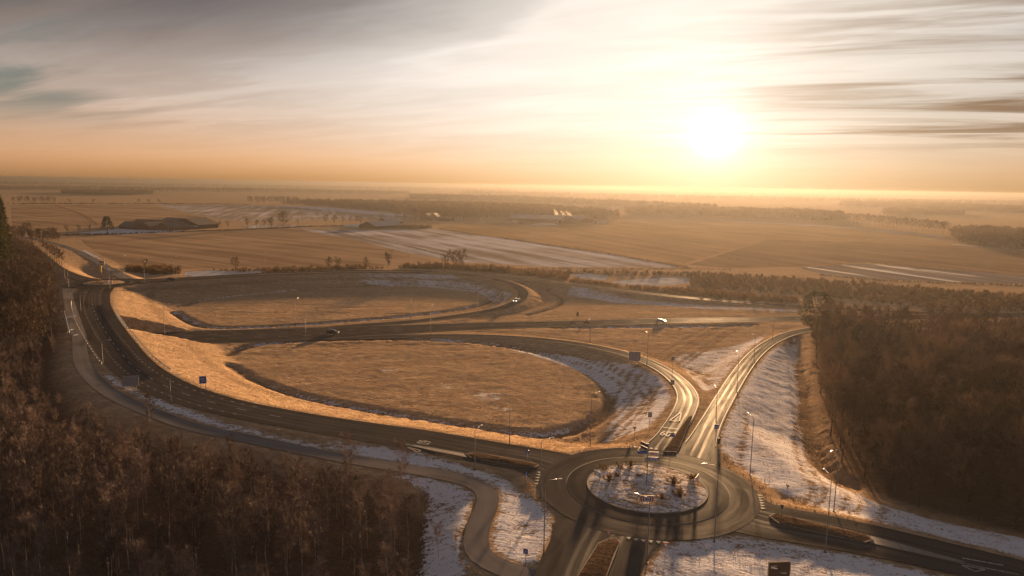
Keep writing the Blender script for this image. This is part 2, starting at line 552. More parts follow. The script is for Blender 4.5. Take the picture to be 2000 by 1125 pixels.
M = {
    'ground': ground_material(),
    'asphalt': asphalt_material('asphalt', 0.066, polish=0.44),
    'asphalt_ramp': asphalt_material('asphalt_ramp', 0.066, lanes=0.0),
    'asphalt_ring': asphalt_material('asphalt_ring', 0.066, lanes=0.2, wear=0.15),
    'asphalt_path': asphalt_material('asphalt_path', 0.19, (1, 0.91, 0.87), lanes=9.0),
    'apron': asphalt_material('apron_paving', 0.058, (1.0, 0.86, 0.78), lanes=30.0),
    'paint': material('road_paint', (0.36, 0.35, 0.33), 0.7, 0.1, vary=0.55, scale=3.0),
    'hatch': material('worn_hatch_paving', (0.19, 0.165, 0.15), 0.7, 0.3, vary=0.2, scale=1.5),
    'kerb': material('kerb_concrete', (0.17, 0.15, 0.135), 0.85, 0.2, vary=0.2, scale=2.0),
    'concrete': material('bridge_concrete', (0.33, 0.31, 0.29), 0.85, 0.2, vary=0.15, scale=0.8),
    'galv': material('galvanised_steel', (0.42, 0.42, 0.43), 0.5, 0.5, 0.6, vary=0.12, scale=3.0),
    'pole': material('lamp_pole_paint', (0.20, 0.19, 0.20), 0.55, 0.4, vary=0.12, scale=2.0),
    'lum': material('lamp_housing', (0.66, 0.67, 0.70), 0.35, 0.5),
    'signback': material('sign_back_grey', (0.30, 0.29, 0.31), 0.6, 0.4, vary=0.08, scale=1.0),
    'blue': material('sign_blue', (0.012, 0.09, 0.42), 0.4, 0.5),
    'white': material('sign_white', (0.78, 0.78, 0.78), 0.45, 0.4),
    'red': material('sign_red', (0.52, 0.02, 0.03), 0.45, 0.4),
    'yellow': material('sign_yellow', (0.75, 0.50, 0.03), 0.45, 0.4),
    'black': material('black_plastic', (0.02, 0.02, 0.022), 0.5, 0.4),
    'dark_blue': material('sign_dark_blue', (0.02, 0.03, 0.10), 0.45, 0.4),
    'brown_sign': material('sign_brown', (0.06, 0.028, 0.02), 0.5, 0.4, vary=0.2, scale=1.0),
    'cyan_ice': material('pond_ice', (0.46, 0.46, 0.49), 0.9, 0.0, vary=0.25, scale=0.12),
    'snow': material('snow_crust', (0.70, 0.71, 0.76), 0.8, 0.2, vary=0.1, scale=1.0),
    'steam': None,
    'roof_dark': material('roof_tiles_dark', (0.115, 0.088, 0.078), 0.7, 0.3, vary=0.2, scale=0.8),
    'roof_red': material('roof_tiles_red', (0.15, 0.07, 0.05), 0.7, 0.3, vary=0.2, scale=0.8),
    'roof_grey': material('roof_sheet_frosted', (0.36, 0.35, 0.36), 0.6, 0.3, vary=0.15, scale=0.5),
    'wall_brick': material('barn_brick', (0.17, 0.085, 0.06), 0.85, 0.2, vary=0.2, scale=1.5),
    'wall_dark': material('barn_boards', (0.07, 0.05, 0.04), 0.85, 0.2, vary=0.25, scale=1.0),
    'wall_white': material('white_render', (0.62, 0.60, 0.57), 0.8, 0.2),
    'glass': material('dark_glass', (0.02, 0.022, 0.025), 0.08, 0.6),
    'silage': material('white_silage_sheet', (0.60, 0.60, 0.60), 0.5, 0.4, vary=0.1, scale=0.5),
    'tyre': material('tyre_rubber', (0.02, 0.02, 0.02), 0.85, 0.2),
    'rim': material('wheel_rim', (0.4, 0.4, 0.4), 0.4, 0.5, 0.7),
    'twig_oak': twig_material('bare_oak_twigs', (0.085, 0.058, 0.043), (0.215, 0.140, 0.095), transl=0.06),
    'twig_birch': twig_material('bare_birch_twigs', (0.085, 0.062, 0.054), (0.23, 0.175, 0.15), transl=0.0),
    'twig_shrub': twig_material('bare_shrub_twigs', (0.12, 0.068, 0.034), (0.29, 0.185, 0.095), transl=0.15),
    'twig_far': twig_material('far_twigs', (0.060, 0.040, 0.028), (0.13, 0.085, 0.055)),
    'needle': twig_material('conifer_needles', (0.022, 0.028, 0.014), (0.055, 0.055, 0.026)),
    'bark': material('oak_bark', (0.10, 0.07, 0.05), 0.9, 0.1, vary=0.3, scale=3.0),
    'birch_bark': material('birch_bark', (0.34, 0.29, 0.25), 0.8, 0.2, vary=0.4, scale=4.0),
    'reed': twig_material('dry_reeds', (0.12, 0.075, 0.035), (0.30, 0.19, 0.085)),
    'tuft': twig_material('grass_tufts', (0.20, 0.13, 0.075), (0.46, 0.31, 0.18), transl=0.25),
}


# ------------------------------------------------------------------ road courses (picture points of the centre line, level, half width)
def catmull(pts, step=2.0):
    P = [np.array(p, float) for p in pts]
    P = [2 * P[0] - P[1]] + P + [2 * P[-1] - P[-2]]
    out = []
    for i in range(1, len(P) - 2):
        a, b, c, d = P[i - 1], P[i], P[i + 1], P[i + 2]
        n = max(2, int(np.linalg.norm((c - b)[:2]) / step))
        for k in range(n):
            t = k / n
            out.append(0.5 * (2 * b + (c - a) * t + (2 * a - 5 * b + 4 * c - d) * t * t + (3 * b - a - 3 * c + d) * t ** 3))
    out.append(P[-2])
    return np.array(out)


def course(px_pts, step=2.0):
    w = []
    for (px, py, z, hw) in px_pts:
        p = at(px, py, z)
        w.append((p.x, p.y, z, hw))
    return catmull(w, step)


RZ = 4.0                                    # level of the near roundabout
RC_POS = at(1263, 951, RZ + 0.1)
R_ISL, R_APR, R_OUT = 10.0, 13.4, 18.2
RC2_POS = at(203, 553, 5.0)

HIGHWAY = course([(2600, 603, 0, 5), (1900, 617, 0, 5), (1560, 622.5, 0, 5), (1290, 627, 0, 5.2), (1100, 632.5, 0, 5.6), (900, 638, 0, 6.5),
                  (750, 645, 0, 8.5), (620, 651, 0, 10.5), (500, 655, 0, 11), (400, 658, 0, 11), (250, 664, 0, 11), (100, 671, 0, 11), (-200, 684, 0, 11)], 3.0)
OVERPASS = course([(1110, 918, RZ, 7.5), (1040, 898, RZ, 5.8), (960, 884, RZ, 5.6), (880, 869, 4.1, 5.4), (800, 855, 4.3, 5.2), (700, 840, 4.6, 4.9), (600, 824, 4.9, 4.7),
                   (500, 806, 5.2, 4.7), (420, 788, 5.5, 4.8), (345, 764, 5.9, 5.0), (290, 737, 6.2, 5.2), (252, 708, 6.4, 5.4), (225, 675, 6.5, 5.6),
                   (204, 645, 6.5, 5.8), (188, 618, 6.3, 6.0), (180, 595, 5.9, 6.2), (181, 575, 5.3, 6.6), (190, 562, 5.0, 7.0)])
LOOP_NEAR = course([(520, 661, 0.0, 3.0), (650, 660.5, 0.0, 2.9), (780, 657, 0.05, 2.8), (900, 655.5, 0.2, 2.6), (1000, 658.5, 0.6, 2.5), (1100, 667.5, 1.2, 2.5), (1180, 681, 1.9, 2.5),
                    (1245, 699, 2.6, 2.5), (1295, 722, 3.2, 2.5), (1328, 748, 3.6, 2.6), (1343, 774, 3.85, 2.7), (1338, 800, 4, 2.7), (1322, 828, 4, 2.7), (1303, 856, 4, 2.8), (1283, 885, 4, 4.0)])
RAMP_EAST = course([(1352, 905, RZ, 5.0), (1368, 868, RZ, 3.2), (1388, 826, 3.9, 2.5), (1414, 780, 3.4, 2.4), (1444, 731, 2.6, 2.4), (1474, 693, 1.7, 2.4), (1508, 667, 0.9, 2.4),
                    (1550, 650, 0.3, 2.5), (1610, 640, 0.0, 2.6), (1700, 634, 0.0, 2.6)])
LOOP_FAR = course([(560, 650, 0, 2.8), (680, 637.5, 0, 2.8), (800, 628.5, 0, 2.7), (880, 618.5, 0.2, 2.6), (940, 609.5, 0.6, 2.6), (985, 599.5, 1.2, 2.7), (1014, 586, 1.8, 2.9), (1021, 572, 2.4, 3.0),
                   (1008, 559, 3.0, 3.0), (975, 547.5, 3.6, 2.9), (925, 538.5, 4.2, 2.8), (850, 533.8, 4.6, 2.8), (700, 532.3, 4.9, 2.8), (525, 537.5, 5, 3.0), (385, 545, 5, 3.2), (285, 551.5, 5, 3.8), (228, 556, 5, 5.0)])
RAMP_FAR = course([(640, 529.5, 5.0, 2.6), (760, 528.6, 4.9, 2.6), (850, 530.5, 4.7, 2.6), (950, 537.5, 4.2, 2.6), (1050, 547.5, 3.5, 2.6), (1150, 560, 2.7, 2.6), (1250, 571.5, 1.9, 2.6), (1350, 582, 1.2, 2.6),
                   (1475, 592.5, 0.5, 2.7), (1566, 599, 0.2, 2.8), (1800, 611, 0, 3), (2300, 628, 0, 3)])
RING_OUT = course([(222, 546, 5, 4.0), (300, 546, 5, 3.3), (420, 539.5, 5, 3.0), (525, 533.5, 5, 2.7), (660, 529, 5, 2.6)])
NORTH_ROAD = course([(185, 549, 5, 5.0), (150, 542, 4.6, 4.2), (118, 529, 3.6, 3.8), (95, 512, 2.2, 3.6), (78, 497, 1.0, 3.5), (62, 486, 0.2, 3.4), (30, 478, 0, 3.2), (-120, 466, 0, 3.2)])
SIDE_STREET = course([(262, 552, 4.8, 3.0), (243, 541, 3.5, 2.8), (215, 526, 1.6, 2.7), (185, 508, 0.4, 2.6), (155, 493, 0.0, 2.6), (128, 482, 0, 2.6), (100, 474, 0, 2.6), (40, 462, 0, 2.6)])
EXIT_SOUTH = course([(1190, 1030, RZ, 8.5), (1172, 1062, RZ, 7.0), (1153, 1105, RZ, 6.6), (1130, 1180, RZ, 6.4), (1105, 1290, RZ, 6.4)])
EXIT_EAST = course([(1410, 985, RZ, 8.5), (1465, 1007, RZ, 6.8), (1530, 1022, RZ, 5.9), (1620, 1038, RZ, 5.6), (1720, 1058, RZ, 5.2), (1850, 1088, RZ, 4.8), (2000, 1124, RZ, 4.6), (2200, 1180, RZ, 4.6), (2400, 1245, RZ, 4.6)])
CYCLE_PATH = course([(1120, 1168, 3.6, 1.9), (1050, 1134, 3.6, 1.9), (985, 1110, 3.6, 1.9), (943, 1088, 3.6, 1.8), (930, 1062, 3.6, 1.8), (935, 1028, 3.6, 1.8), (950, 990, 3.6, 1.8), (951, 965, 3.6, 1.8), (925, 944, 3.6, 1.8), (865, 928, 3.7, 1.8),
                     (760, 910, 3.8, 1.8), (655, 892, 3.9, 1.8), (560, 873, 4.1, 1.8), (460, 852, 4.4, 1.8), (370, 832, 4.8, 1.8), (298, 806, 5.2, 1.8), (230, 776, 5.6, 1.8),
                     (186, 744, 5.9, 1.8), (162, 712, 6.2, 1.8), (156, 684, 6.4, 1.8), (155, 660, 6.5, 1.9), (147, 632, 6.4, 1.9), (139, 606, 6.1, 1.9), (134, 586, 5.6, 1.8), (132, 570, 5.0, 1.8), (128, 556, 4.6, 1.7)])


def seg_cross(A, B):
    """index along A where polyline A passes over polyline B"""
    best, bi = 1e9, 0
    for i in range(len(A)):
        d = np.min(np.hypot(B[:, 0] - A[i, 0], B[:, 1] - A[i, 1]))
        if d < best:
            best, bi = d, i
    return bi


def span_over(A, hw=13.5):
    i = seg_cross(A, HIGHWAY)
    d = np.array([np.min(np.hypot(HIGHWAY[:, 0] - p[0], HIGHWAY[:, 1] - p[1])) for p in A])
    a = i
    while a > 0 and d[a] < hw:
        a -= 1
    b = i
    while b < len(A) - 1 and d[b] < hw:
        b += 1
    return a, b


OV_A, OV_B = span_over(OVERPASS)
CP_A, CP_B = span_over(CYCLE_PATH)

# ------------------------------------------------------------------ terrain
DITCHES = [   # picture points at ground level, half width, depth
    ([(436, 694), (470, 680), (520, 670.5), (640, 663.5), (780, 661.5), (900, 665.5), (1000, 677), (1090, 698), (1155, 728), (1188, 760), (1186, 795), (1150, 827), (1090, 846), (1020, 847), (930, 837), (800, 816), (660, 790), (560, 768), (490, 742), (447, 716)], 2.1, 1.0),
    ([(352, 598), (390, 588), (480, 575), (620, 562.5), (760, 557), (880, 559.5), (945, 570), (962, 583), (935, 596), (870, 608), (760, 620), (640, 630), (520, 637.5), (420, 639), (372, 629), (340, 611)], 2.0, 0.9),
    ([(1545, 650), (1556, 690), (1566, 750), (1577, 810), (1592, 870), (1612, 915), (1650, 950)], 2.4, 1.5),
    ([(1080, 639), (1190, 638), (1300, 637.5), (1400, 636), (1470, 634)], 2.2, 1.1),
    ([(1030, 615), (1075, 602), (1097, 590), (1095, 580), (1070, 568)], 1.6, 0.6),
]
DITCH_W = [(catmull([(at(px, py, 0).x, at(px, py, 0).y) for px, py in pts], 3.0), hw, dp) for pts, hw, dp in DITCHES]


def polyw(pts, z=0.0):
    return np.array([(at(px, py, z).x, at(px, py, z).y) for px, py in pts])


def inside(poly, x, y):
    r = np.zeros(x.shape, bool)
    n = len(poly)
    j = n - 1
    for i in range(n):
        xi, yi = poly[i]
        xj, yj = poly[j]
        c = ((yi > y) != (yj > y)) & (x < (xj - xi) * (y - yi) / (yj - yi + 1e-12) + xi)
        r ^= c
        j = i
    return r


def dist_poly(poly, x, y):
    """signed distance (positive inside) to a closed polygon"""
    d = np.full(x.shape, 1e9)
    for i in range(len(poly)):
        a, b = poly[i], poly[(i + 1) % len(poly)]
        ab = b - a
        t = np.clip(((x - a[0]) * ab[0] + (y - a[1]) * ab[1]) / (ab @ ab + 1e-9), 0, 1)
        d = np.minimum(d, np.hypot(x - a[0] - t * ab[0], y - a[1] - t * ab[1]))
    return np.where(inside(poly, x, y), d, -d)


def near_course(C, x, y, reach=60.0):
    """distance to the course, level and half width of its nearest point"""
    shp = x.shape
    x, y = x.ravel(), y.ravel()
    D = np.full(x.size, 1e6)
    Z = np.zeros(x.size)
    H = np.zeros(x.size)
    lo, hi = C[:, :2].min(0) - reach, C[:, :2].max(0) + reach
    idx = np.nonzero((x > lo[0]) & (x < hi[0]) & (y > lo[1]) & (y < hi[1]))[0]
    A, B = C[:-1], C[1:]
    ab = B[:, :2] - A[:, :2]
    L2 = (ab ** 2).sum(1) + 1e-9
    for s in range(0, len(idx), 20000):
        q = idx[s:s + 20000]
        ax = x[q, None] - A[None, :, 0]
        ay = y[q, None] - A[None, :, 1]
        t = np.clip((ax * ab[:, 0] + ay * ab[:, 1]) / L2, 0, 1)
        d = np.hypot(ax - t * ab[:, 0], ay - t * ab[:, 1])
        k = d.argmin(1)
        r = np.arange(len(q))
        tt = t[r, k]
        D[q] = d[r, k]
        if C.shape[1] > 2:
            Z[q] = A[k, 2] + tt * (B[k, 2] - A[k, 2])
            H[q] = A[k, 3] + tt * (B[k, 3] - A[k, 3])
    return D.reshape(shp), Z.reshape(shp), H.reshape(shp)


PLATEAUS = [   # level ground between roads: picture polygon, level
    ([(1095, 1045), (1060, 985), (985, 925), (860, 892), (700, 868), (560, 842), (430, 812), (340, 790), (280, 770), (240, 745), (205, 720), (165, 715), (200, 750), (290, 800), (460, 848), (700, 895), (930, 950), (945, 1030), (930, 1085), (1040, 1130), (1080, 1100)], 3.55),
    ([(1395, 1045), (1300, 1075), (1245, 1130), (1230, 1300), (2300, 1300), (2000, 1180), (1700, 1100), (1540, 1055)], 3.7),
    ([(1400, 880), (1480, 940), (1620, 1005), (1800, 1052), (2100, 1130), (2100, 1080), (1850, 1030), (1680, 985), (1560, 920), (1470, 850), (1420, 800)], 3.3),
]
PLAT_W = [(polyw(p, z), z) for p, z in PLATEAUS]
COURSES = [  # courses that carry earthworks
    (OVERPASS[:OV_A + 1], 0.27), (OVERPASS[OV_B:], 0.27), (LOOP_NEAR, 0.33), (RAMP_EAST, 0.30), (LOOP_FAR, 0.33), (RAMP_FAR, 0.36),
    (RING_OUT, 0.36), (NORTH_ROAD, 0.36), (SIDE_STREET, 0.36), (EXIT_SOUTH, 0.3), (EXIT_EAST, 0.22), (CYCLE_PATH[:CP_A + 1], 0.42), (CYCLE_PATH[CP_B:], 0.42)]


def terrain(x, y):
    """ground level, frost cover and bare soil at world points"""
    x, y = np.asarray(x, float), np.asarray(y, float)
    h = np.zeros(x.shape)
    bestgap = np.full(x.shape, 1e6)
    cz = np.zeros(x.shape)
    for C, sl in COURSES:
        D, Z, H = near_course(C, x, y)
        gap = D - H
        f = Z - 0.10 - sl * np.maximum(0, gap - 1.3)
        h = np.maximum(h, f)
        better = gap < bestgap
        bestgap = np.where(better, gap, bestgap)
        cz = np.where(better, Z, cz)
    for poly, z in PLAT_W:
        s = dist_poly(poly, x, y)
        h = np.maximum(h, np.minimum(z, z + 0.30 * s))
    rr = np.hypot(x - RC_POS.x, y - RC_POS.y)
    h = np.maximum(h, RZ - 0.1 - 0.3 * np.maximum(0, rr - R_OUT - 1.5))
    r2 = np.hypot(x - RC2_POS.x, y - RC2_POS.y)
    h = np.maximum(h, 4.9 - 0.4 * np.maximum(0, r2 - 17))
    # keep ground just under the carriageways
    k = np.clip(1 - (bestgap - 0.3) / 1.2, 0, 1)
    h = np.where(bestgap < 1.5, h * (1 - k) + np.minimum(h, cz - 0.10) * k, h)
    h = np.where(rr < R_OUT + 0.8, RZ - 0.12, h)
    h = np.where(r2 < 16.0, 4.86, h)
    soil = np.zeros(x.shape)
    ditch_f = np.zeros(x.shape)
    for C, hw, dp in DITCH_W:
        D, _, _ = near_course(C, x, y)
        prof = np.clip(1.35 - D / hw, 0, 1)
        h = h - dp * np.clip(prof * 1.3, 0, 1) * (bestgap > 0.5)
        ditch_f = np.maximum(ditch_f, np.clip(1.5 - D / hw, 0, 1))
    # the highway keeps its own level, also under the bridge
    D, Z, H = near_course(HIGHWAY, x, y)
    gap = D - H
    h = np.where(gap < 1.0, -0.12, np.where(gap < 2.4, np.minimum(h, (gap - 1.0) * 0.9), h))
    return h, ditch_f, bestgap, gap, rr


FROST = [
    ([(915, 770), (945, 764), (985, 770), (975, 782), (935, 786)], 0, 0.72), ([(740, 716), (780, 722), (770, 730), (735, 726)], 0, 0.66), ([(860, 745), (900, 752), (890, 762), (850, 758)], 0, 0.68), ([(950, 790), (1010, 798), (1000, 806), (945, 800)], 0, 0.64), ([(500, 720), (560, 730), (620, 752), (560, 745)], 0, 0.6),
    ([(600, 590), (760, 578), (820, 584), (700, 600)], 0, 0.56),
    ([(1440, 765), (1500, 682), (1562, 650), (1556, 700), (1566, 800), (1590, 900), (1640, 945), (1800, 1000), (2020, 1050), (2020, 1120), (1800, 1062), (1600, 1012), (1480, 952), (1395, 888), (1395, 835)], 2.0, 0.95),
    ([(1240, 1140), (1290, 1072), (1400, 1047), (1520, 1052), (1700, 1092), (1850, 1128), (1850, 1260), (1200, 1260)], 3.7, 0.98),
    ([(640, 868), (760, 880), (870, 900), (980, 930), (1060, 990), (1095, 1040), (1080, 1095), (1020, 1120), (950, 1090), (970, 970), (860, 922), (700, 892)], 3.6, 1.0),
    ([(210, 740), (300, 785), (450, 832), (640, 868), (700, 892), (500, 852), (330, 812), (200, 752)], 4.5, 1.0),
    ([(690, 905), (850, 935), (935, 955), (925, 1060), (905, 1130), (820, 1140), (835, 960)], 3.0, 0.98),
    ([(960, 664), (1130, 688), (1230, 715), (1300, 755), (1312, 800), (1270, 850), (1170, 868), (1196, 800), (1205, 765), (1150, 720), (1050, 688)], 1.5, 0.98),
    ([(1310, 690), (1440, 668), (1500, 645), (1425, 755), (1372, 785), (1335, 728)], 1.0, 0.85),
    ([(700, 540), (850, 543), (950, 556), (1003, 575), (985, 590), (950, 596), (966, 583), (930, 565), (800, 553), (700, 551)], 1.5, 0.80),
    ([(1120, 565), (1250, 583), (1400, 594), (1560, 602), (1560, 606), (1380, 600), (1200, 588), (1100, 572)], 0.8, 0.85),
    ([(330, 598), (350, 588), (400, 640), (360, 634)], 0, 0.5),
    ([(120, 590), (150, 588), (152, 660), (135, 660)], 5, 0.7),
]
FROST_W = [(polyw(p, z), f) for p, z, f in FROST]
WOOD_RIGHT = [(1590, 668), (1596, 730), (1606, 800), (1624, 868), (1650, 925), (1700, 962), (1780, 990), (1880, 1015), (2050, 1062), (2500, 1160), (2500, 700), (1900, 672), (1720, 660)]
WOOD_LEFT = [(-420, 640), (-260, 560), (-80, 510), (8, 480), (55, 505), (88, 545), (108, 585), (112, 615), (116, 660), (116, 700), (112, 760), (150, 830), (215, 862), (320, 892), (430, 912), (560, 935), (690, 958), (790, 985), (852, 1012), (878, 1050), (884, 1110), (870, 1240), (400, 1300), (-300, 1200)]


PONDS = [
    [(362, 531), (420, 528), (470, 531), (520, 529), (520, 533), (470, 537), (380, 540), (358, 538)],
    [(1108, 536), (1150, 534), (1188, 539), (1182, 548), (1140, 545)],
    [(1192, 551), (1230, 546), (1290, 542), (1345, 543), (1352, 552), (1310, 557), (1260, 557), (1215, 556)],
]


def build_ground():
    def axis(lo, hi, step, far_lo, far_hi, grow=1.16):
        a = list(np.arange(lo, hi + 1e-6, step))
        s, x = step, a[-1]
        up = []
        while x < far_hi:
            s *= grow
            x += s
            up.append(min(x, far_hi))
        s, x = step, a[0]
        dn = []
        while x > far_lo:
            s *= grow
            x -= s
            dn.append(max(x, far_lo))
        return np.array(dn[::-1] + a + up)
    xs = axis(-235, 215, 1.2, -14500, 14500)
    ys = axis(62, 425, 1.2, -1200, 15200)
    X, Y = np.meshgrid(xs, ys)
    h, ditch, gap, hgap, rr = terrain(X, Y)
    nz = np.zeros(X.shape)
    frost = np.full(X.shape, 0.10)
    for poly, f in FROST_W:
        s = dist_poly(poly, X, Y)
        frost = np.maximum(frost, f * np.clip(0.72 + s / 3.5, 0, 1))
    shade = np.clip(np.gradient(h, axis=0) / np.maximum(np.gradient(Y, axis=0), 1e-6) * 4.0, 0, 1)
    frost = np.maximum(frost, 0.85 * np.clip(ditch * 2.2, 0, 1) * shade * (Y < 360))
    # verges beside the road edge stay brown
    verge = np.clip(1 - np.minimum(gap, hgap) / 1.1, 0, 1)
    frost = frost * (1 - 0.5 * verge)
    soil = np.clip((ditch - 0.75) * 2.2, 0, 0.7)
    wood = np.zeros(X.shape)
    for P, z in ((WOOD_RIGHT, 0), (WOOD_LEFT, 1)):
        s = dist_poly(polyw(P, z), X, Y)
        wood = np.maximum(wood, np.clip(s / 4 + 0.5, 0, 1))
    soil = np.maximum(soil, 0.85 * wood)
    rut = np.zeros(X.shape)
    for C, offs in ((LOOP_NEAR, (6.2, 8.0, 11.0)), (RAMP_EAST, (15.0, 17.0, 20.5, 22.5, 26.0)), (LOOP_FAR, (6.0, 7.8)), (OVERPASS, (14.5, 16.3))):
        D_, _, H_ = near_course(C, X, Y)
        wob = 0.6 * np.sin(X * 0.05 + Y * 0.07)
        for o_ in offs:
            rut = np.maximum(rut, np.exp(-((D_ - H_ - o_ + wob) / 0.55) ** 2))
    rut *= np.clip((np.minimum(gap, hgap) - 2.0) / 2.0, 0, 1) * (rr > R_OUT + 3) * (1 - wood)
    soil = np.maximum(soil, 0.42 * rut)
    frost = frost * (1 - 0.35 * rut)
    # tussocks and hummocks
    rough = np.zeros(X.shape)
    for sx, amp in ((0.11, 0.04), (0.31, 0.03), (0.73, 0.035)):
        ph = RNG.uniform(0, 6.28, 24)
        an = RNG.uniform(0, 3.14, 24)
        fr = RNG.uniform(0.6, 1.6, 24) * sx * 2 * math.pi * 0.5
        for p_, a_, f_ in zip(ph, an, fr):
            rough += amp / 4.2 * np.sin((X * math.cos(a_) + Y * math.sin(a_)) * f_ + p_)
    rough += RNG.normal(0, 0.028, X.shape)
    steep = np.hypot(np.gradient(h, axis=1) / np.maximum(np.gradient(X, axis=1), 1e-6), np.gradient(h, axis=0) / np.maximum(np.gradient(Y, axis=0), 1e-6))
    rough += RNG.normal(0, 0.13, X.shape) * np.clip((steep - 0.08) / 0.15, 0, 1) * (1 - frost)
    free = np.clip((np.minimum(gap, hgap) - 0.8) / 2.0, 0, 1) * np.clip((rr - R_OUT - 1) / 2, 0, 1)
    nearm = ((X > -240) & (X < 220) & (Y > 60) & (Y < 430))
    Z = h + (rough - 0.12 * rut) * free * nearm * np.clip((400 - Y) / 60, 0, 1)
    for pts in PONDS:
        sd = dist_poly(polyw(pts), X, Y)
        Z = Z - 0.7 * np.clip(sd / 2.5 + 0.2, 0, 1)
    nx, ny = len(xs), len(ys)
    V = np.stack([X, Y, Z], -1).reshape(-1, 3)
    I = np.arange(nx * ny).reshape(ny, nx)
    Fq = np.stack([I[:-1, :-1], I[:-1, 1:], I[1:, 1:], I[1:, :-1]], -1).reshape(-1, 4)
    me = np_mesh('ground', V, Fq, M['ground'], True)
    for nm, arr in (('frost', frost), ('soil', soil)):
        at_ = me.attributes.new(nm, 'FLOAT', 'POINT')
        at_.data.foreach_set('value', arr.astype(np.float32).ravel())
    o = link('ground', me)
    tag(o, kind='structure')
    return o


build_ground()


def tz(x, y):
    return float(terrain(np.array([x]), np.array([y]))[0][0])


def on_ground(px, py, z0=2.0):
    """the place on the terrain seen at a pixel"""
    z = z0
    for _ in range(12):
        p = at(px, py, z)
        z = 0.5 * z + 0.5 * tz(p.x, p.y)
    p = at(px, py, z)
    p.z = tz(p.x, p.y)
    return p


# ------------------------------------------------------------------ road surfaces
def frame_of(C):
    d = np.gradient(C[:, :2], axis=0)
    d /= np.linalg.norm(d, axis=1)[:, None] + 1e-9
    n = np.stack([-d[:, 1], d[:, 0]], -1)
    s = np.concatenate([[0], np.cumsum(np.linalg.norm(np.diff(C[:, :2], axis=0), axis=1))])
    return d, n, s


LAYER = [0]


def road(name, C, mat, lift=None):
    if lift is None:
        LAYER[0] += 1
        lift = 0.004 * LAYER[0]
    d, n, s = frame_of(C)
    us = np.array([-1, -0.5, 0, 0.5, 1.0])
    V, UV = [], []
    for i in range(len(C)):
        for u in us:
            q = C[i, :2] + n[i] * u * C[i, 3]
            V.append((q[0], q[1], C[i, 2] + lift))
            UV.append((u * C[i, 3], s[i]))
    k = len(us)
    I = np.arange(len(C) * k).reshape(len(C), k)
    Fq = np.stack([I[:-1, :-1], I[1:, :-1], I[1:, 1:], I[:-1, 1:]], -1).reshape(-1, 4)[:, ::-1]
    me = np_mesh(name, V, Fq, mat)
    uvl = me.uv_layers.new(name='UVMap')
    uvl.data.foreach_set('uv', np.array(UV, np.float32)[Fq.ravel()].ravel())
    o = link(name, me)
    tag(o, kind='structure')
    o['lift'] = lift
    return o


PAINT_Z = 0.075


def line(C, off, width=0.15, s0=0.0, s1=1e9, dash=None, mb=None, lift=PAINT_Z):
    """a painted line along a course, off = metres left (+) of the centre, or 'L'/'R' for the edges"""
    mb = mb or MB()
    d, n, s = frame_of(C)
    q = []
    pat = None
    for i in range(len(C)):
        if s[i] < s0 or s[i] > s1:
            continue
        o = off
        if off == 'L':
            o = C[i, 3] - 0.3
        if off == 'R':
            o = -C[i, 3] + 0.3
        q.append((C[i, :2] + n[i] * o, n[i], C[i, 2] + lift, s[i]))
    if dash is None:
        for a, b in zip(q[:-1], q[1:]):
            w = width / 2
            mb.quad((*(a[0] - a[1] * w), a[2]), (*(b[0] - b[1] * w), b[2]), (*(b[0] + b[1] * w), b[2]), (*(a[0] + a[1] * w), a[2]))
    else:
        on, gapl = dash
        S = np.array([k[3] for k in q])
        if len(S) < 2:
            return mb
        P = np.array([k[0] for k in q])
        N = np.array([k[1] for k in q])
        Zs = np.array([k[2] for k in q])
        a = S[0]
        while a + on < S[-1]:
            b = a + on
            w = width / 2
            f = lambda t: (np.array([np.interp(t, S, P[:, 0]), np.interp(t, S, P[:, 1])]), np.array([np.interp(t, S, N[:, 0]), np.interp(t, S, N[:, 1])]), np.interp(t, S, Zs))
            pa, na, za = f(a)
            pb, nb, zb = f(b)
            mb.quad((*(pa - na * w), za), (*(pb - nb * w), zb), (*(pb + nb * w), zb), (*(pa + na * w), za))
            a += on + gapl
    return mb


def marking(name, mb, parent):
    o = mb.build(name, M['paint'], parent)
    return o


hw_o = road('highway_road', HIGHWAY, M['asphalt'])
ov_o = road('overpass_road', OVERPASS, M['asphalt'])
ln_o = road('near_loop_road', LOOP_NEAR, M['asphalt_ramp'])
re_o = road('east_ramp_road', RAMP_EAST, M['asphalt_ramp'])
lf_o = road('far_loop_road', LOOP_FAR, M['asphalt_ramp'])
rf_o = road('far_ramp_road', RAMP_FAR, M['asphalt'])
ro_o = road('ring_road', RING_OUT, M['asphalt'])
nr_o = road('north_road', NORTH_ROAD, M['asphalt'])
ss_o = road('side_street', SIDE_STREET, M['asphalt_path'])
es_o = road('south_exit_road', EXIT_SOUTH, M['asphalt'])
ee_o = road('east_exit_road', EXIT_EAST, M['asphalt'])
cp_o = road('cycle_path', CYCLE_PATH, M['asphalt_path'])


def ring_mesh(name, c, r0, r1, z0, z1, mat, n=96, parent=None, kind=None):
    V, Fq, UV = [], [], []
    for i in range(n):
        a = 2 * math.pi * i / n
        for r, z in ((r0, z0), (r1, z1)):
            V.append((c.x + math.cos(a) * r, c.y + math.sin(a) * r, z))
    for i in range(n):
        j = (i + 1) % n
        Fq.append((2 * i, 2 * i + 1, 2 * j + 1, 2 * j))
    me = np_mesh(name, V, Fq, mat)
    uvl = me.uv_layers.new(name='UVMap')
    uv = []
    for i in range(n):
        for k, rr in ((0, r0), (0, r1), (1, r1), (1, r0)):
            uv.append((rr - (r0 + r1) / 2, (i + k) / n * 6.28 * r1))
    uvl.data.foreach_set('uv', np.array(uv, np.float32).ravel())
    o = link(name, me, parent)
    if kind:
        tag(o, kind=kind)
    return o


